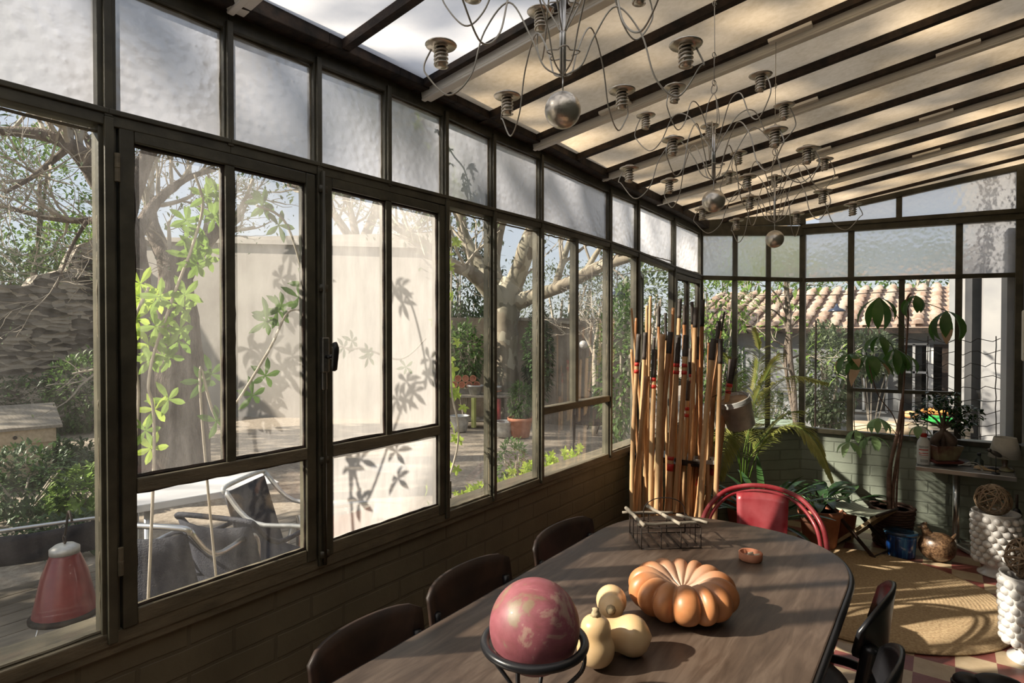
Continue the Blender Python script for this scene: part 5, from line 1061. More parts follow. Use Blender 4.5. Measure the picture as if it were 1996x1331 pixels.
for i, (tx, ty, bx, rad, kind) in enumerate(canes):
    db = 2.93 + rg.uniform(0, .05) if i in front else 3.06 + rg.uniform(0, .2); dt = db + (.02 if i in front else rg.uniform(.02, .1))
    a = dep(tx, ty, dt); q = dep(bx, 1000, db)
    for P_ in (a, q):
        if P_.x < .045 and P_.y < 4.2: pass
    d = q - a; d = d / abs(d.z); b_ = a + d * (a.z - FZ); L = (a - b_).length; n = int(L / .018); pts = []; rr_ = []; nodes = .11 + rg.uniform(0, .06); ph = rg.uniform(0, .1); bow = V((rg.uniform(-1, 1), rg.uniform(-1, 1), 0)) * .016
    rad *= .88; b_.x = max(b_.x, .05); 
    for s_ in range(n + 1):
        t = s_ / n; P_ = b_ + (a - b_) * t + bow * sin(pi * t) + V((sin(s_ * .11 + i), cos(s_ * .13 + i), 0)) * .0016; P_.x = max(P_.x, .03 + rad); pts.append(P_); u_ = ((L * t + ph) % nodes) / .018; rr_.append(rad * (1.04 - .22 * t) * (1.1 if u_ < 1 else 1))
    r = empty('bamboo_cane', b_, lbl.get(i, 'bamboo cane with %s end, %s by its top from the left' % (('a pale', 'a grey burnt', 'a banded', 'a red-taped')[kind], ORD[order.index(i)])), 'cane', 'bamboo canes by the window')
    MB().tube(pts, rr_, 10).build('cane', 'bamboo', r, True)
    def band(t0, t1, mm, nm):
        i0, i1 = int(t0 * n), max(int(t0 * n) + 1, int(t1 * n)); MB().tube(pts[i0:i1 + 1], [x * 1.06 + .0006 for x in rr_[i0:i1 + 1]], 10).build(nm, mm, r, True)
    if kind: band(1 - .1 / L * (1 + .4 * rg.random()), 1, 'tip', 'burnt_tip')
    if kind >= 2: band(1 - .19 / L, 1 - .165 / L, 'redtape', 'tape_band'); band(1 - .155 / L, 1 - .14 / L, 'redtape', 'tape_band')
    if kind == 3: band(.52, .545, 'redtape', 'tape_band'); band(.56, .57, 'redtape', 'tape_band'); band(.26, .285, 'redtape', 'tape_band')
# black metal console behind the canes
r = empty('plant_console', (.3, 3.25, FZ), 'black metal console standing against the window wall behind the canes', 'console')
x0, x1, y0, y1, zt_ = .02, .44, 3.07, 3.33, .80
MB().bb((x0, y0, zt_ - .015), (x1, y1, zt_)).build('top', 'black_metal', r, bev=.003)
k = MB(); 
for a, b_ in (((x0, y0), (x1, y0)), ((x1, y0), (x1, y1)), ((x0, y0), (x0, y1))): k.beam((*a, zt_ + .008), (*b_, zt_ + .008), .006, .016)
k.build('rim', 'black_metal', r)
for x in (x0 + .012, x1 - .012):
    for y in (y0 + .012, y1 - .012): MB().bb((x - .012, y - .012, FZ), (x + .012, y + .012, zt_ - .015)).build('leg', 'black_metal', r)
MB().bb((x0 + .01, y0 + .01, .3), (x1 - .01, y1 - .01, .31)).build('lower_shelf', 'black_metal', r)
k = MB(); p = V((x1 - .01, y0 + .07, zt_ + .002)); k.box(p + V((0, 0, .004)), (.12, .1, .006), rotz(.3)); 
for a in (-1, 1): k.box(p + rotz(.3) @ V((a * .058, 0, .012)), (.005, .1, .02), rotz(.3)); k.box(p + rotz(.3) @ V((0, a * .048, .012)), (.12, .005, .02), rotz(.3))
tag(k.build('metal_tray', 'zinc'), 'small grey metal tray on the black console behind the canes', 'tray')

# zinc pail hung by the canes
pb = dep(1437, 803, 3.2); rot = Matrix.Rotation(R(-20), 3, _f) @ Matrix.Rotation(R(8), 3, _r); r = empty('hanging_pail', pb, 'dented zinc pail hanging tilted between the canes and the palm', 'pail')
MB().lathe([(.001, -.085), (.07, -.085), (.074, -.08), (.086, .05), (.09, .052), (.09, .06), (.086, .064), (.09, .082), (.086, .085), (.082, .08), (.078, .068), (.001, .066)], 36, (0, 0, 0), rot).build('body', 'zinc', r, True, world=False)
MB().lathe([(.001, .068), (.077, .069), (.078, .066)], 30, (0, 0, 0), rot).build('lid', mat('rusty disc', (.25, .16, .1), (.4, .3, .2), .8), r, True, world=False)
hk = canes[25]; MB().tube(bez([rot @ V((-.088, 0, .06)), rot @ V((-.09, .0, .1)), rot @ V((-.05, .0, .125)), rot @ V((.05, .0, .11)), rot @ V((.088, 0, .06))], 6), .002, 6).build('handle', 'rust', r, True, world=False)
MB().tube([rot @ V((-.05, .0, .125)), rot @ V((-.12, .0, .1))], .002, 6).build('hook', 'rust', r, True, world=False)

# plants
def frond(mb, st, pts, L, seed, spacing=.016, w=.0115, hang=.7, stem=.003):
    rg = random.Random(seed); c_ = bez(pts, 10); st.tube(c_, [stem * (1.3 - i / len(c_)) for i in range(len(c_))], 6); n = len(c_); acc = 0
    tot = sum((c_[i + 1] - c_[i]).length for i in range(n - 1)); m_ = int(tot * .72 / spacing)
    for k in range(m_):
        t = .28 + .72 * k / m_; f_ = t * (n - 1); i = min(int(f_), n - 2); p = c_[i].lerp(c_[i + 1], f_ - i); tg = (c_[i + 1] - c_[i]).normalized(); sd_ = tg.cross(V((0, 0, 1)))
        if sd_.length < .1: sd_ = tg.orthogonal()
        sd_.normalize(); ll = L * sin(pi * min(1, (t - .28) / .72 * .8 + .2)) ** .7 + .02
        for s_ in (-1, 1):
            d = tg * .75 + sd_ * s_ * .8 + V((0, 0, -.15 * hang + rg.uniform(-.1, .1))); mb.leaf(p, d, ll * rg.uniform(.85, 1.1), w, hang, 4, shape='lance', fold=.3)
def D(x, y, d): return dep(x, y, d)
pp = onz(1450, 1030, FZ); r = empty('palm_plant', (pp.x, pp.y, FZ), 'feathery palm with yellow green fronds behind the bamboo canes', 'palm')
MB().lathe(pot_mb(.1, .13, .24), 28, (pp.x, pp.y, FZ)).build('pot', 'terracotta', r, True); MB().lathe([(.001, .21), (.12, .21)], 20, (pp.x, pp.y, FZ)).build('soil', 'soil', r)
k = MB(); s_ = MB(); o3 = V((pp.x, pp.y, FZ + .2))
for i, (pts, L) in enumerate([([o3, D(1455, 880, 3.7), D(1470, 790, 3.7), D(1500, 720, 3.7), D(1520, 690, 3.7)], .13), ([o3, D(1470, 900, 3.7), D(1500, 850, 3.6), D(1545, 828, 3.5), D(1590, 862, 3.4), D(1622, 935, 3.35)], .15),
    ([o3, D(1450, 880, 3.75), D(1480, 790, 3.8), D(1540, 735, 3.85), D(1610, 745, 3.85)], .16), ([o3, D(1440, 880, 3.6), D(1432, 780, 3.6), D(1425, 710, 3.6), D(1400, 680, 3.6)], .13), ([o3, D(1440, 900, 3.5), D(1425, 850, 3.4), D(1410, 870, 3.3), D(1400, 930, 3.25)], .12),
    ([o3, D(1460, 900, 3.8), D(1490, 850, 3.8), D(1530, 810, 3.8), D(1560, 800, 3.8)], .12), ([o3, D(1462, 870, 3.9), D(1470, 770, 3.9), D(1480, 690, 3.9), D(1470, 640, 3.9)], .12)]): frond(k, s_, pts, L, 200 + i)
k.build('fronds', 'palm_leaf', r); s_.build('stems', 'leaf_fresh', r, True)
def rosette(name, label, px, py, d, n, L, W, seed, m, shape='strap', potm='terracotta', pr_=.11, ph=.2, el=(.5, 1.3), droop=1.1, cat='plant', stemlen=0, zp=None):
    rg = random.Random(seed); p = D(px, py, d); p.z = FZ; z0 = (zp or FZ + ph * .9); r = empty(name, p, label, cat)
    MB().lathe(pot_mb(pr_ * .75, pr_, ph), 28, p).build('pot', potm, r, True); MB().lathe([(.001, ph * .88), (pr_ * .93, ph * .88)], 20, p).build('soil', 'soil', r)
    k = MB(); s_ = MB()
    for i in range(n):
        q = 2 * pi * i / n * 2.4 + rg.uniform(-.3, .3); e_ = rg.uniform(*el); d_ = V((cos(q) * cos(e_), sin(q) * cos(e_), sin(e_))); st = V((p.x, p.y, z0)) + V((cos(q), sin(q), 0)) * .02
        if stemlen: t_ = st + d_ * stemlen * rg.uniform(.6, 1.2); s_.tube([st, st.lerp(t_, .5) + V((0, 0, .02)), t_], .004, 6); st = t_; d_ = (d_ + V((cos(q), sin(q), -.2)) * .6).normalized()
        k.leaf(st, d_, L * rg.uniform(.75, 1.15), W * rg.uniform(.8, 1.15), droop * rg.uniform(.6, 1.3), 8, shape=shape, fold=.35)
    k.build('leaves', m, r, True)
    if stemlen: s_.build('stems', m, r, True)
    return r
M['leaf_gloss'] = leafmat('glossy dark leaf', (.02, .055, .018), (.045, .1, .03), .15, .25)
rosette('clivia_plant', 'strap-leaved dark green clivia behind the red armchair', 1490, 1040, 3.6, 34, .44, .055, 5, 'leaf_gloss', zp=.3, ph=.26, pr_=.12, el=(.45, 1.4), droop=.9)
rosette('peace_lily', 'broad-leaved dark plant in a terracotta pot between armchair and folding stool', 1598, 1050, 3.95, 15, .2, .08, 6, 'leaf_gloss', 'oval', pr_=.13, ph=.26, el=(.6, 1.35), droop=.9, stemlen=.12)
rosette('aspidistra_plant', 'dark lance-leaved plant in the shade against the end wall', 1640, 1030, 4.15, 12, .2, .055, 9, 'leaf_gloss', 'lance', pr_=.1, ph=.2, el=(.8, 1.4), droop=.7, stemlen=.12)

# money tree in a wicker basket
bp_ = onz(1738, 1058, FZ); bp_.y -= .03; r = empty('money_tree', (bp_.x, bp_.y, FZ), 'tall pachira with drooping palmate leaves in a dark wicker basket', 'plant')
m, nt, b = new_mat('dark wicker'); b.inputs['Roughness'].default_value = .7; v = coords(nt, (1, 1, 1)); wv = node(nt, 'ShaderNodeTexChecker'); wv.inputs['Scale'].default_value = 90; nt.links.new(v, wv.inputs[0]); b.inputs['Base Color'].default_value = (.09, .045, .03, 1); bump(nt, b, wv.outputs[1], .8, .006); M['wicker_dark'] = m
k = MB(); bh_ = .26
for j in range(15): z = FZ + .012 + j * bh_ / 15; rr0 = .1 + .03 * j / 14; k.tube([(bp_.x + (rr0 + .004 * sin(12 * q + (j % 2) * pi)) * cos(q), bp_.y + (rr0 + .004 * sin(12 * q + (j % 2) * pi)) * sin(q), z) for q in [2 * pi * i / 72 for i in range(72)]], .0095, 6, True)
k.lathe([(.001, .0), (.092, 0), (.12, bh_ * .9), (.001, bh_ * .88)], 24, (bp_.x, bp_.y, FZ)); k.build('basket', 'wicker_dark', r, True)
MB().lathe([(.001, bh_ * .9), (.115, bh_ * .9)], 20, (bp_.x, bp_.y, FZ)).build('soil', 'soil', r)
dT = (bp_ - CAM).dot(_f); M['pachbark'] = mat('reddish brown stem', (.11, .055, .038), (.22, .13, .09), .6, 0, 14, .3, 50)
b0 = V((bp_.x - .01, bp_.y, FZ + .2)); k = MB()
k.tube(bez([b0, D(1733, 960, dT), D(1735, 910, dT), D(1750, 840, dT), D(1760, 770, dT), D(1765, 700, dT), D(1770, 620, dT), D(1768, 585, dT - .02), D(1775, 572, dT - .03)], 6), [.016] * 12 + [.012] * 12 + [.006] * 25, 8)
k.tube(bez([b0 + V((.02, 0, 0)), D(1742, 940, dT), D(1757, 850, dT), D(1760, 800, dT)], 6), .011, 8); k.tube(bez([b0 + V((.035, .0, 0)), D(1748, 950, dT + .03), D(1752, 860, dT + .03), D(1742, 812, dT + .02), D(1712, 770, dT), D(1695, 715, dT - .05), D(1697, 690, dT - .06)], 6), [.007] * 14 + [.0035] * 23, 8)
k.build('stem', 'pachbark', r, True)
m = leafmat('pachira leaf', (.05, .12, .03), (.09, .19, .04), .45, .35); M['pach'] = m; M['pach_brown'] = leafmat('withered leaf part', (.45, .27, .15), (.55, .38, .25), .4, .6); M['pach_light'] = leafmat('young pachira leaf', (.24, .38, .16), (.35, .5, .24), .5, .4)
def whorl(kk, p, n, L, W, rg, down=.8, brown=0, start=0, span=2 * pi):
    for i in range(n):
        q = start + span * (i + .5) / n; d_ = V((cos(q), sin(q), rg.uniform(-.2, .3) - down * .4)); k_ = len(kk.f); kk.mi = 0
        kk.leaf(p, d_, L * rg.uniform(.8, 1.15), W * rg.uniform(.85, 1.1), 1.0 * down + rg.uniform(-.2, .3), 7, shape='lance', fold=.3)
        if rg.random() < brown: 
            for f_ in range(k_ + 8, len(kk.m)): kk.m[f_] = 1
k = MB(); s_ = MB(); rg = random.Random(12); top = D(1768, 585, dT - .02)
for px, py, dd, n_, L, W, dn, br, root in [(1713, 580, -.06, 5, .23, .066, 1.5, .1, (1765, 640)), (1785, 576, -.05, 5, .15, .055, 1.5, .35, (1770, 600)), (1845, 606, -.06, 6, .26, .075, 1.6, .15, (1770, 590)), (1716, 655, -.1, 5, .17, .055, 1.4, .3, (1765, 660)), (1692, 692, -.1, 7, .24, .066, 1.1, .35, (1697, 700)), (1655, 690, -.12, 5, .16, .05, 1.0, .35, (1697, 700)), (1745, 680, -.08, 5, .2, .06, 1.3, .1, (1766, 690)), (1760, 690, .02, 4, .17, .055, 1.4, .1, (1765, 700))]:
    P_ = D(px, py, dT + dd); whorl(k, P_, n_, L, W, rg, dn, br, rg.uniform(0, 6)); Q = D(*root, dT); MB().tube(bez([Q, Q.lerp(P_, .5) + V((0, 0, .02)), P_], 5), .0025, 5).build('stalk', 'leaf_mid', r, True)
k.build('leaves', ['pach', 'pach_brown'], r, True); k = MB()
for px, py, dd, n_, L, root in [(1657, 862, -.15, 6, .13, (1742, 860)), (1668, 838, -.12, 5, .12, (1742, 840)), (1712, 815, -.1, 5, .13, (1750, 850)), (1790, 830, -.08, 4, .12, (1765, 830)), (1700, 850, -.1, 5, .13, (1745, 850))]:
    P_ = D(px, py, dT + dd); whorl(k, P_, n_, L, .045, rg, 1.2, 0, rg.uniform(0, 6)); Q = D(*root, dT); MB().tube(bez([Q, Q.lerp(P_, .5) + V((0, 0, .02)), P_], 5), .002, 5).build('stalk', 'leaf_mid', r, True)
k.build('young_leaves', 'pach_light', r, True)

# folding stool
sc_ = onz(1680, 1068, FZ); r = empty('folding_stool', (sc_.x, sc_.y - .02, FZ), 'folding camp stool with a striped canvas seat before the money tree', 'stool', rz=R(-20))
m, nt, b = new_mat('striped canvas'); b.inputs['Roughness'].default_value = .85; wv = node(nt, 'ShaderNodeTexWave', bands_direction='Y'); wv.inputs['Scale'].default_value = 9; tc = node(nt, 'ShaderNodeTexCoord'); nt.links.new(tc.outputs['Object'], wv.inputs[0]); nt.links.new(ramp(nt, wv.outputs[1], [(.3, (.5, .5, .38)), (.55, (.62, .6, .47)), (.75, (.3, .38, .3))]), b.inputs['Base Color']); M['canvas'] = m
k = MB(); vs = []; 
for i in range(11):
    u_ = i / 10 * 2 - 1
    for j in range(7): w_ = j / 6 * 2 - 1; vs.append((.155 * u_, .12 * w_, .285 - .04 * (1 - u_ * u_)))
k.add(vs, [(i * 7 + j, i * 7 + j + 1, (i + 1) * 7 + j + 1, (i + 1) * 7 + j) for i in range(10) for j in range(6)]); o = k.build('canvas_seat', 'canvas', r, True, world=False); md = o.modifiers.new('t', 'SOLIDIFY'); md.thickness = .004
for x in (-.155, .155): MB().tube([(x, -.14, .283), (x, .14, .283)], .009, 8).build('seat_rod', 'darkwood', r, True, world=False)
for y in (-.115, .115):
    for s2_ in (-1, 1): MB().beam((s2_ * .155, y + .01 * s2_, .283), (-s2_ * .14, y + .01 * s2_, .004), .012, .02).build('leg', 'stemwood' if s2_ > 0 else 'darkwood', r, world=False)
for x in (-.13, .13): MB().tube([(x, -.12, .012), (x, .12, .012)], .007, 6).build('foot_rod', 'darkwood', r, True, world=False)
# blue ceramic stool
p = onz(1758, 1090, FZ); p.y += .07; m, nt, b = new_mat('running blue glaze'); v = coords(nt, (12, 12, 1.2)); b.inputs['Roughness'].default_value = .12; b.inputs['Coat Weight'].default_value = .5; nt.links.new(ramp(nt, noise_tex(nt, v, 3, 4, .6), [(.35, (.004, .014, .06)), (.5, (.01, .06, .25)), (.62, (.05, .22, .5)), (.75, (.2, .35, .5))]), b.inputs['Base Color']); M['blueglaze'] = m
r = empty('ceramic_stool', (p.x - .01, p.y, FZ), 'low blue glazed ceramic stool with a flat oval top on the floor', 'stool'); MB().lathe([(.001, 0), (.082, 0), (.088, .01), (.095, .12), (.098, .145), (.001, .146)], 36, (0, 0, 0), None, .9, .75).build('body', 'blueglaze', r, True, world=False)
MB().lathe([(.09, .142), (.108, .145), (.11, .155), (.1, .163), (.07, .158), (.001, .157)], 36, (0, 0, 0), None, .9, .75).build('top', mat('dark blue glazed top', (.01, .03, .08), (.04, .12, .2), .15, 0, 8, coat=.5), r, True, world=False)
# speckled hen
p = onz(1826, 1098, FZ); p.y += .06; r = empty('hen_figure', (p.x, p.y, FZ), 'speckled brown ceramic hen on the floor by the pedestal table', 'figure', rz=R(0))
M['hen'] = mat('speckled brown glaze', (.06, .03, .016), (.22, .13, .07), .35, 0, 90, .3, 90, .003, coat=.3)
k = MB(); k.ball((0, 0, .088), (.1, .088, .088), 32, 20, None, lambda d: 1 + .18 * max(0, d.x) * max(0, d.z) + .05 * max(0, -d.z)); k.build('body', 'hen', r, True, world=False)
MB().tube(bez([(-.035, 0, .14), (-.055, -.01, .17), (-.062, -.015, .195)], 6), [.035 - .0013 * i for i in range(13)], 14).build('neck', 'hen', r, True, world=False); MB().ball((-.066, -.016, .2), (.022, .018, .02), 16, 10).build('head', 'hen', r, True, world=False)
k = MB(); k.ball((-.066, -.016, .223), (.012, .004, .012), 10, 8); k.ball((-.058, -.016, .228), (.008, .004, .01), 10, 8); k.build('comb', 'hen', r, True, world=False); MB().lathe([(.006, 0), (.004, .01), (.001, .02)], 8, (-.085, -.018, .2), Matrix.Rotation(R(-95), 3, 'Y')).build('beak', 'stemwood', r, True, world=False)
k = MB()
for i in range(7): k.leaf(V((.06, -.03 + .01 * i, .12)), V((.6, -.3 + .1 * i, .7)), .07, .03, -.4, 4)
k.build('tail', 'hen', r, True, world=False)

# pedestal table against the end wall
tz = .61; q0 = onz(1786, 909, tz); q1 = onz(1981, 931, tz); exx = (q1 - q0).normalized(); eyy = V((-exx.y, exx.x, 0)); Lx = (q1 - q0).length; Dy = .3
r = empty('pedestal_table', (q0.x + .25, q0.y + .15, FZ), 'small metal-edged bistro table on a chrome pedestal against the end wall', 'table')
def tpt(a, b_, z): return q0 + exx * a + eyy * b_ + V((0, 0, z - tz))
RT = Matrix((exx, eyy, V((0, 0, 1)))).transposed(); c_ = tpt(Lx / 2, Dy / 2, tz - .012)
MB().box(c_, (Lx, Dy, .02), RT).build('table_top', mat('worn grey laminate', (.25, .25, .24), (.36, .35, .33), .3, .3, 12), r, bev=.003)
k = MB()
for a, b_ in (((0, 0), (Lx, 0)), ((Lx, 0), (Lx, Dy)), ((Lx, Dy), (0, Dy)), ((0, Dy), (0, 0))): k.beam(tpt(*a, tz - .012), tpt(*b_, tz - .012), .008, .028)
k.build('edge_trim', 'steel', r, bev=.002)
cc = tpt(Lx * .42, Dy * .62, 0); MB().lathe([(.02, .02), (.02, tz - FZ - .03)], 24, (cc.x, cc.y, FZ)).build('column', 'steel', r, True)
MB().lathe([(.001, .02), (.04, .02), (.035, .035), (.024, .06), (.02, .062)], 24, (cc.x, cc.y, FZ)).build('collar', 'steel', r, True)
for q in (-.9, .67, 2.24, 3.81):
    d = V((cos(q), sin(q), 0)); k = MB(); a = V((cc.x, cc.y, FZ + .03)); e_ = a + d * (.19 if d.y < .3 else .13); e_.z = FZ + .012; k.beam(a, e_, .045, .03); k.build('foot', mat('cast aluminium', (.42, .41, .4), (.5, .5, .48), .35, .8), r, bev=.008)
def obj_on(px, py, z): return onz(px, py, z)
# spray bottle
p = obj_on(1800, 905, tz); p.z = tz; r = empty('spray_bottle', p, 'white spray bottle with red collar at the left corner of the bistro table', 'bottle')
M['plastic'] = mat('white plastic', (.78, .77, .76), None, .3, spec=.5)
MB().lathe([(.001, .002), (.036, .002), (.038, .008), (.038, .14), (.034, .16), (.02, .182), (.015, .19), (.001, .19)], 28, (0, 0, 0)).build('body', 'plastic', r, True, world=False)
MB().lathe([(.001, .186), (.019, .186), (.019, .208), (.016, .212), (.001, .212)], 20, (0, 0, 0)).build('collar', 'redtape', r, True, world=False)
k = MB(); k.box((0, 0, .22), (.026, .022, .02)); k.box((-.012, 0, .242), (.06, .02, .024)); k.build('spray_head', 'plastic', r, world=False, bev=.004)
MB().box((-.044, 0, .242), (.012, .014, .014)).build('nozzle', 'redtape', r, world=False, bev=.002); k = MB(); k.tube(bez([(-.018, 0, .235), (-.026, 0, .215), (-.024, 0, .195)], 4), .004, 6); k.build('trigger', 'redtape', r, True, world=False)
k = MB()
def arc_patch(k, z0, z1, a0, a1, rr):
    n = 10; vs = []
    for i in range(n + 1): q = a0 + (a1 - a0) * i / n; vs += [(rr * cos(q), rr * sin(q), z0), (rr * cos(q), rr * sin(q), z1)]
    k.add(vs, [(2 * i, 2 * i + 2, 2 * i + 3, 2 * i + 1) for i in range(n)])
arc_patch(k, .1, .107, -2.3, -.8, .0384); arc_patch(k, .078, .083, -2.3, -.8, .0384); arc_patch(k, .066, .069, -2.3, -.8, .0384); k.build('label_lines', 'redtape', r, world=False)
k = MB(); arc_patch(k, .02, .04, -2.0, -.85, .0384); arc_patch(k, .055, .058, -2.2, -1.0, .0384); arc_patch(k, .115, .13, -2.3, -.8, .0384); k.build('label_print', mat('grey label print', (.25, .25, .26), (.6, .6, .6), .5, 0, 300), r, world=False)
# book
p = obj_on(1850, 903, tz); k = MB(); RB = rotz(R(6)); c_ = V((p.x + .01, p.y + .03, tz)); r = empty('book', c_, 'grey hardback book lying on the bistro table under the bonsai saucer', 'book')
MB().box((0, 0, .003), (.2, .15, .004), RB).build('back_cover', mat('grey cloth cover', (.2, .2, .2), None, .8), r, world=False); MB().box((0, 0, .011), (.194, .144, .012), RB).build('pages', 'plastic', r, world=False); MB().box((0, 0, .019), (.2, .15, .004), RB).build('front_cover', mat('grey book cover', (.22, .22, .22), (.3, .3, .3), .6), r, world=False)
# bonsai
p = tpt(.14, .15, tz + .0215); r = empty('bonsai', p, 'bulbous-rooted ficus bonsai in an angular glazed pot on the bistro table', 'bonsai')
Mx = rotz(R(35)); k = MB(); M['glaze'] = mat('mottled olive red glaze', (.13, .05, .035), (.3, .27, .15), .3, 0, 7, .1, 30, lo=.4, hi=.6, coat=.3)
def rect_tub(k, w0, w1, h, z0, t, Mx):
    vs = []
    for w_, z in ((w0, z0), (w1, z0 + h), (w1 - t, z0 + h), (w1 - t * 1.5, z0 + h - .015)):
        for a, b_ in ((-1, -1), (1, -1), (1, 1), (-1, 1)): vs.append(Mx @ V((a * w_, b_ * w_ * .8, z)))
    fs = [(3, 2, 1, 0)] + [(i * 4 + j, i * 4 + (j + 1) % 4, i * 4 + 4 + (j + 1) % 4, i * 4 + 4 + j) for i in range(3) for j in range(4)] + [(12, 13, 14, 15)]; k.add(vs, fs)
rect_tub(k, .062, .09, .1, .018, .008, Mx); k.build('pot', 'glaze', r, world=False, bev=.004); k = MB(); rect_tub(k, .082, .094, .018, .0, .006, Mx); k.build('saucer', mat('red glazed saucer', (.2, .05, .04), None, .3), r, world=False, bev=.003)
k = MB(); k.box((0, 0, .1), (.14, .12, .01), Mx); k.build('soil', 'soil', r, world=False)
M['ficus'] = mat('smooth brown ficus bark', (.09, .06, .045), (.16, .11, .08), .5, 0, 12, .2, 40)
k = MB(); k.tube(bez([(-.03, 0, .1), (-.045, 0, .135), (-.03, 0, .17), (-.005, 0, .2), (0, 0, .23)], 6), [.02, .022, .024, .026, .027, .028, .029, .03, .03, .029, .028, .027, .026, .025, .024, .023, .022, .021, .02, .019, .018, .018, .017, .016, .016], 14)
k.tube(bez([(.035, .01, .1), (.045, .01, .14), (.03, .0, .175), (.005, 0, .205)], 6), [.024, .027, .029, .031, .033, .034, .035, .035, .034, .033, .031, .029, .027, .025, .024, .022, .02, .02, .018], 14); k.tube(bez([(0, .02, .1), (.0, .015, .15), (0, 0, .2)], 5), .02, 12)
cr = []
for i, (dx, dy, dz) in enumerate([(-.1, -.02, .33), (.08, .02, .36), (-.05, .03, .4), (.12, -.03, .3), (.0, -.04, .37), (.03, .03, .42), (-.13, .0, .28), (.14, .03, .35), (.07, -.05, .26)]):
    cr.append(V((dx, dy, dz))); k.tube(bez([(0, 0, .22), (dx * .4, dy * .4, .22 + (dz - .22) * .55), (dx, dy, dz)], 4), [.009 - .0007 * j for j in range(9)], 7)
k.build('trunk', 'ficus', r, True, world=False); k = MB(); rg = random.Random(3)
for c_ in cr:
    for j in range(46):
        o_ = V((rg.gauss(0, .034), rg.gauss(0, .034), rg.gauss(0, .024))); k.leaf(c_ + o_, V((rg.uniform(-1, 1), rg.uniform(-1, 1), rg.uniform(-.6, .5))), .04, .021, .5, 3)
k.build('foliage', 'leaf_gloss', r, world=False)
# table lamp with pale shade, metal bird, bottle, slipper, cable
p = tpt(.46, .2, tz); M['shade'] = mat('grey linen shade', (.6, .57, .5), (.66, .62, .55), .9, 0, 60, .1, 200, transl=.3); r = empty('table_lamp', p, 'small lamp with a grey tapered shade at the back corner of the bistro table', 'lamp')
k = MB(); k.lathe([(.001, .0), (.045, 0), (.05, .006), (.03, .015), (.012, .03), (.018, .06), (.01, .09), (.006, .11), (.006, .14)], 24, (0, 0, 0)); k.build('lamp_base', 'glaze', r, True, world=False)
k = MB(); n = 40; vs = [] 
for i in range(n): q = 2 * pi * i / n; vs += [(.088 * cos(q), .088 * sin(q), .085), (.058 * cos(q), .058 * sin(q), .215)]
k.add(vs, [(2 * i, (2 * i + 2) % (2 * n), (2 * i + 3) % (2 * n), 2 * i + 1) for i in range(n)]); o = k.build('lamp_shade', 'shade', r, True, world=False); md = o.modifiers.new('t', 'SOLIDIFY'); md.thickness = .002
p = tpt(.41, .06, tz); r = empty('metal_bird', p, 'dark metal bird on a thin rod in front of the lamp shade', 'ornament'); MB().lathe([(.001, 0), (.022, 0), (.022, .004), (.001, .005)], 20, (0, 0, 0)).build('base', 'black_metal', r, True, world=False); MB().tube([(0, 0, .004), (0, 0, .11)], .0025, 6).build('rod', 'black_metal', r, True, world=False)
k = MB(); k.ball((0, 0, .125), (.034, .013, .015), 20, 12, Matrix.Rotation(R(28), 3, 'Y')); k.ball((-.033, 0, .144), .0125, 14, 10); k.lathe([(.005, 0), (.001, .018)], 8, (-.043, 0, .144), Matrix.Rotation(R(-90), 3, 'Y')); k.build('body', mat('patinated bronze', (.05, .045, .04), (.12, .11, .1), .4, .7, 20), r, True, world=False)
k = MB(); k.leaf(V((.02, 0, .12)), V((1, 0, -.5)), .055, .018, .1, 3); k.build('tail', 'black_metal', r, world=False)
p = tpt(.33, .19, tz); r = empty('glass_bottle', p, 'small dark glass bottle between the bonsai pot and the lamp', 'bottle'); m, nt, b = new_mat('smoky glass'); b.inputs['Base Color'].default_value = (.06, .08, .08, 1); b.inputs['Roughness'].default_value = .05; b.inputs['Alpha'].default_value = .6; M['smoky'] = m
MB().lathe([(.001, 0), (.022, 0), (.024, .005), (.024, .05), (.01, .065), (.009, .085), (.001, .085)], 24, (0, 0, 0)).build('glass', 'smoky', r, True, world=False); MB().lathe([(.001, .083), (.0105, .083), (.0105, .1), (.001, .1)], 16, (0, 0, 0)).build('cap', 'black_metal', r, True, world=False)
p = tpt(.38, .05, tz); p = obj_on(1922, 916, tz); r = empty('slipper', (p.x, p.y, tz), 'small tan rope-soled slipper at the front edge of the bistro table', 'slipper', rz=R(-8))
k = MB(); k.prism(sup(0, 0, .065, .022, 2.2, 0, 2 * pi, 30)[:-1], .001, .012); k.build('sole', 'jute', r, world=False, bev=.003); k = MB(); k.ball((-.03, 0, .012), (.032, .02, .014), 18, 8); k.build('toe_cap', mat('tan canvas', (.5, .38, .24), None, .8), r, True, world=False); MB().ball((.035, 0, .012), (.03, .019, .011), 18, 8).build('heel_cap', mat('dark canvas', (.03, .03, .04), None, .8), r, True, world=False)
c0_ = tpt(.22, .06, tz + .0265); k = MB(); k.tube(bez([c0_, c0_ + V((.03, -.0, .01)), c0_ + V((.06, .01, .025)), c0_ + V((.1, .02, .02)), tpt(.35, .1, tz + .004), tpt(.33, .14, tz + .004), tpt(.3, .12, tz + .004)], 8), .0028, 6); tag(k.build('cable', mat('pale grey cable', (.45, .45, .43), None, .5), None, True), 'pale grey cable looped on the book of the bistro table', 'cable')

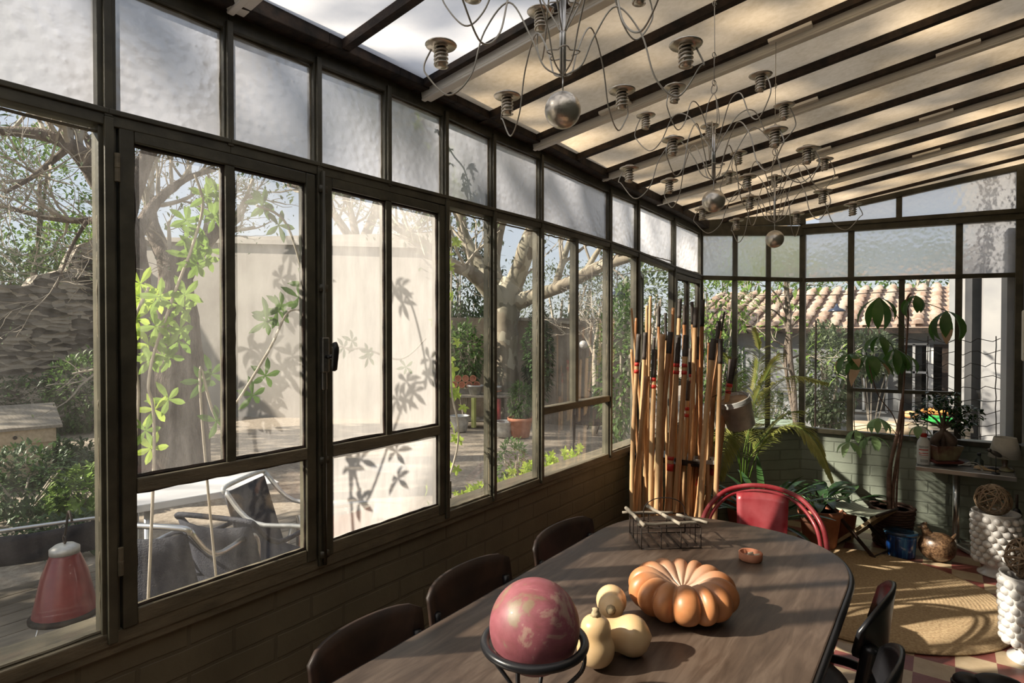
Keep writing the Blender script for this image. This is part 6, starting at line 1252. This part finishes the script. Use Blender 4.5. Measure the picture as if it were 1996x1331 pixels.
# beaded white vases with rattan balls
M['glazewhite'] = mat('white ceramic glaze', (.62, .6, .58), (.7, .68, .66), .12, 0, 6, coat=.6); M['rattan'] = mat('rattan', (.24, .16, .1), (.38, .28, .18), .7, 0, 15, .2, 60)
def beaded_vase(label, p, seed):
    r = empty('beaded_vase', p, label, 'vase')
    MB().lathe([(.001, 0), (.08, 0), (.088, .006), (.085, .015), (.06, .03), (.052, .045), (.06, .06), (.085, .075), (.095, .09), (.1, .2), (.11, .36), (.118, .375), (.112, .378), (.1, .36), (.09, .25), (.001, .24)], 40, (0, 0, 0)).build('body', 'glazewhite', r, True, world=False)
    k = MB(); rows = 8
    for i in range(rows):
        z = .092 + i * .0355; rr0 = .098 + .012 * i / rows; n = 14
        for j in range(n): q = 2 * pi * (j + .5 * (i % 2)) / n; k.ball((rr0 * cos(q), rr0 * sin(q), z), .0215 * (1 - .05 * ((i * 7 + j * 3) % 4)), 12, 8)
    o = k.build('beads', 'glazewhite', r, True, world=False); o['label'] = 'rows of raised white beads'; return r
def rattan_ball(label, p, rad, seed):
    rg = random.Random(seed); k = MB()
    for i in range(26):
        nrm = V((rg.gauss(0, 1), rg.gauss(0, 1), rg.gauss(0, 1))).normalized(); a = nrm.orthogonal().normalized(); b_ = nrm.cross(a); off = rg.uniform(-.4, .4) * rad; rr0 = sqrt(max(.0001, (rad * rg.uniform(.93, 1)) ** 2 - off * off))
        k.tube([V(p) + nrm * off + (a * cos(q) + b_ * sin(q)) * rr0 * (1 + .03 * sin(3 * q + i)) for q in [2 * pi * j / 30 for j in range(30)]], .0034, 6, True)
    tag(k.build('rattan_ball', 'rattan', None, True), label, 'ball')
p = onz(1940, 1122, FZ); p.y += .02; beaded_vase('white beaded vase farther back, beside the pedestal table', V((p.x, p.y, FZ)), 1); rattan_ball('brown rattan ball on the farther white vase', V((p.x - .012, p.y, FZ + .445)), .088, 5)
p = onz(2012, 1290, FZ); beaded_vase('white beaded vase nearest the camera at the right edge', V((p.x, p.y, FZ)), 2); rattan_ball('pale rattan ball on the nearest white vase at the right edge', V((p.x - .01, p.y, FZ + .445)), .09, 9)
p = dep(1981, 1080, 3.55); p.z = FZ; r = empty('umbrella', p, 'furled black umbrella standing behind the farther white vase', 'umbrella'); MB().lathe([(.003, 0), (.006, .03), (.02, .2), (.026, .34), (.016, .37), (.004, .38)], 12, (0, 0, 0)).build('canopy', 'black_metal', r, True, world=False); MB().tube([(0, 0, .36), (0, 0, .46)], .007, 8).build('handle', 'darkwood', r, True, world=False)
p = dep(1930, 1345, 2.35); p.z = FZ; r = empty('black_shoe', p, 'black shoe on the tiles at the bottom right corner', 'shoe', rz=R(10)); k = MB(); k.prism(sup(0, 0, .13, .045, 2.4, 0, 2 * pi, 30)[:-1], .001, .018); k.build('sole', 'black_metal', r, world=False, bev=.004); k = MB(); k.ball((.03, 0, .02), (.1, .04, .055), 20, 10); k.ball((-.07, 0, .02), (.055, .04, .035), 18, 10); k.build('upper', mat('black leather', (.012, .011, .012), None, .45), r, True, world=False)
p = dep(1994, 654, 3.72); r = empty('wall_cabinet', p, 'narrow white-framed box hung at the right edge of the end wall', 'box'); MB().box((.03, .05, 0), (.06, .1, .33)).build('frame', 'tab', r, world=False, bev=.012); MB().box((.03, -.001, 0), (.045, .004, .29)).build('panel', 'smoky', r, world=False)

# chandeliers of bent wire with spring sockets
M['wire'] = mat('grey aluminium wire', (.5, .47, .42), (.4, .38, .34), .35, .6, 10); M['ballm'] = mat('brushed metal ball', (.6, .56, .5), (.7, .65, .58), .3, .9, 20, .1, 60)
def chandelier(loc, label, rz, ztop):
    r = empty('wire_chandelier', loc, label, 'chandelier', 'wire chandeliers under the glass roof', rz=rz)
    # local z 0 is the ball centre
    MB().ball((0, 0, 0), .0288, 32, 20).build('ball', 'ballm', r, True, world=False)
    k = MB(); k.tube([(0, 0, .028), (0, 0, .056)], .0012, 6); k.tube([(.002, 0, .054), (.002, 0, .19)], .0032, 8); k.tube([(-.003, .001, .054), (-.003, .001, .19)], .0026, 8); k.build('rod', 'steel', r, True, world=False)
    k = MB()
    for z, rr0 in ((.09, .022), (.165, .02)): MB().tube([(rr0 * cos(q) * (1 + .25 * cos(5 * q)), rr0 * sin(q) * (1 + .25 * cos(5 * q)), z) for q in [2 * pi * i / 40 for i in range(40)]], .0011, 6, True).build('cage_ring', 'wire', r, True, world=False)
    MB().tube([(0, .009 * cos(q), .285 + .012 * sin(q)) for q in [2 * pi * i / 16 for i in range(16)]], .0014, 6, True).build('hanging_ring', 'wire', r, True, world=False)
    for q in (0, 2.1, 4.2): k.tube(bez([(0, 0, .185), (.02 * cos(q), .02 * sin(q), .2), (.014 * cos(q), .014 * sin(q), .25), (0, 0, .275)], 6), .0011, 6)
    k.build('cage', 'wire', r, True, world=False)
    z1 = ztop - loc[2]; k = MB(); k.tube([(.0, 0, .3), (0, 0, .36), (.002, 0, .37), (0, 0, .5), (0, 0, z1)], .0011, 6)
    for z in (.3, .37, .5):
        if z < z1 - .03: k.tube([(.007 * cos(q), 0, z + .007 * sin(q)) for q in [5.2 * i / 14 for i in range(15)]], .0012, 6)
    k.build('suspension_wire', 'wire', r, True, world=False)
    for tier, (n, rad, z0, zs2, off) in enumerate([(6, .245, .056, .105, .2), (5, .2, .125, .25, .75)]):
        for i in range(n):
            q = off + 2 * pi * i / n; ra = rad * (.9 + .2 * ((i * 37 % 10) / 10)); dz = .02 * ((i * 53 % 7) / 7 - .5); dr = V((cos(q), sin(q), 0)); up = V((0, 0, 1))
            pts = [dr * .004 + up * z0, dr * .03 + up * (z0 + .015), dr * .05 + up * (z0 + .06), dr * ra * .38 + up * (z0 + .115 + dz), dr * ra * .56 + up * (z0 + .07 + dz), dr * ra * .66 + up * (z0 - .0 + dz), dr * ra * .82 + up * (z0 - .03 + dz), dr * ra * .97 + up * (z0 + .005), dr * ra * 1.0 + up * (zs2 - .03 + dz), dr * (ra - .012) + up * (zs2 - .004 + dz)]
            if tier: pts = [dr * .004 + up * z0, dr * .02 + up * (z0 + .03), dr * ra * .3 + up * (z0 + .1 + dz), dr * ra * .5 + up * (z0 + .11 + dz), dr * ra * .66 + up * (z0 + .05 + dz), dr * ra * .82 + up * (z0 + .03 + dz), dr * ra + up * (z0 + .07 + dz), dr * ra * 1.0 + up * (zs2 - .03 + dz), dr * (ra - .012) + up * (zs2 - .004 + dz)]
            arm = MB().tube(bez(pts, 7), .0014, 6).build('arm', 'wire', r, True, world=False)
            c_ = dr * (ra - .028) + up * (zs2 - .033 + dz); s_ = MB(); s_.tube([c_ + V((.0105 * cos(a), .0105 * sin(a), .033 * a / (2 * pi * 5))) for a in [2 * pi * 5 * j / 70 for j in range(71)]], .0017, 5)
            s_.lathe([(.001, .0), (.0085, .0), (.0085, .033), (.001, .033)], 14, c_); s_.lathe([(.009, .033), (.0245, .033), (.026, .035), (.0245, .0365), (.012, .038), (.011, .043), (.001, .044)], 22, c_); s_.build('candle_socket', 'ballm', arm, True, world=False)
    return r
for px, py, d, rz, lb in [(1097, 215, .94, .35, 'wire chandelier nearest the camera, its top cut off by the picture edge'), (1391, 392, 1.5, 1.2, 'middle wire chandelier of the three'), (1510, 466, 1.93, 2.3, 'farthest wire chandelier, hanging before the end wall')]:
    p = dep(px, py, d); chandelier(p, lb, rz, roofz(p.x) - .004)
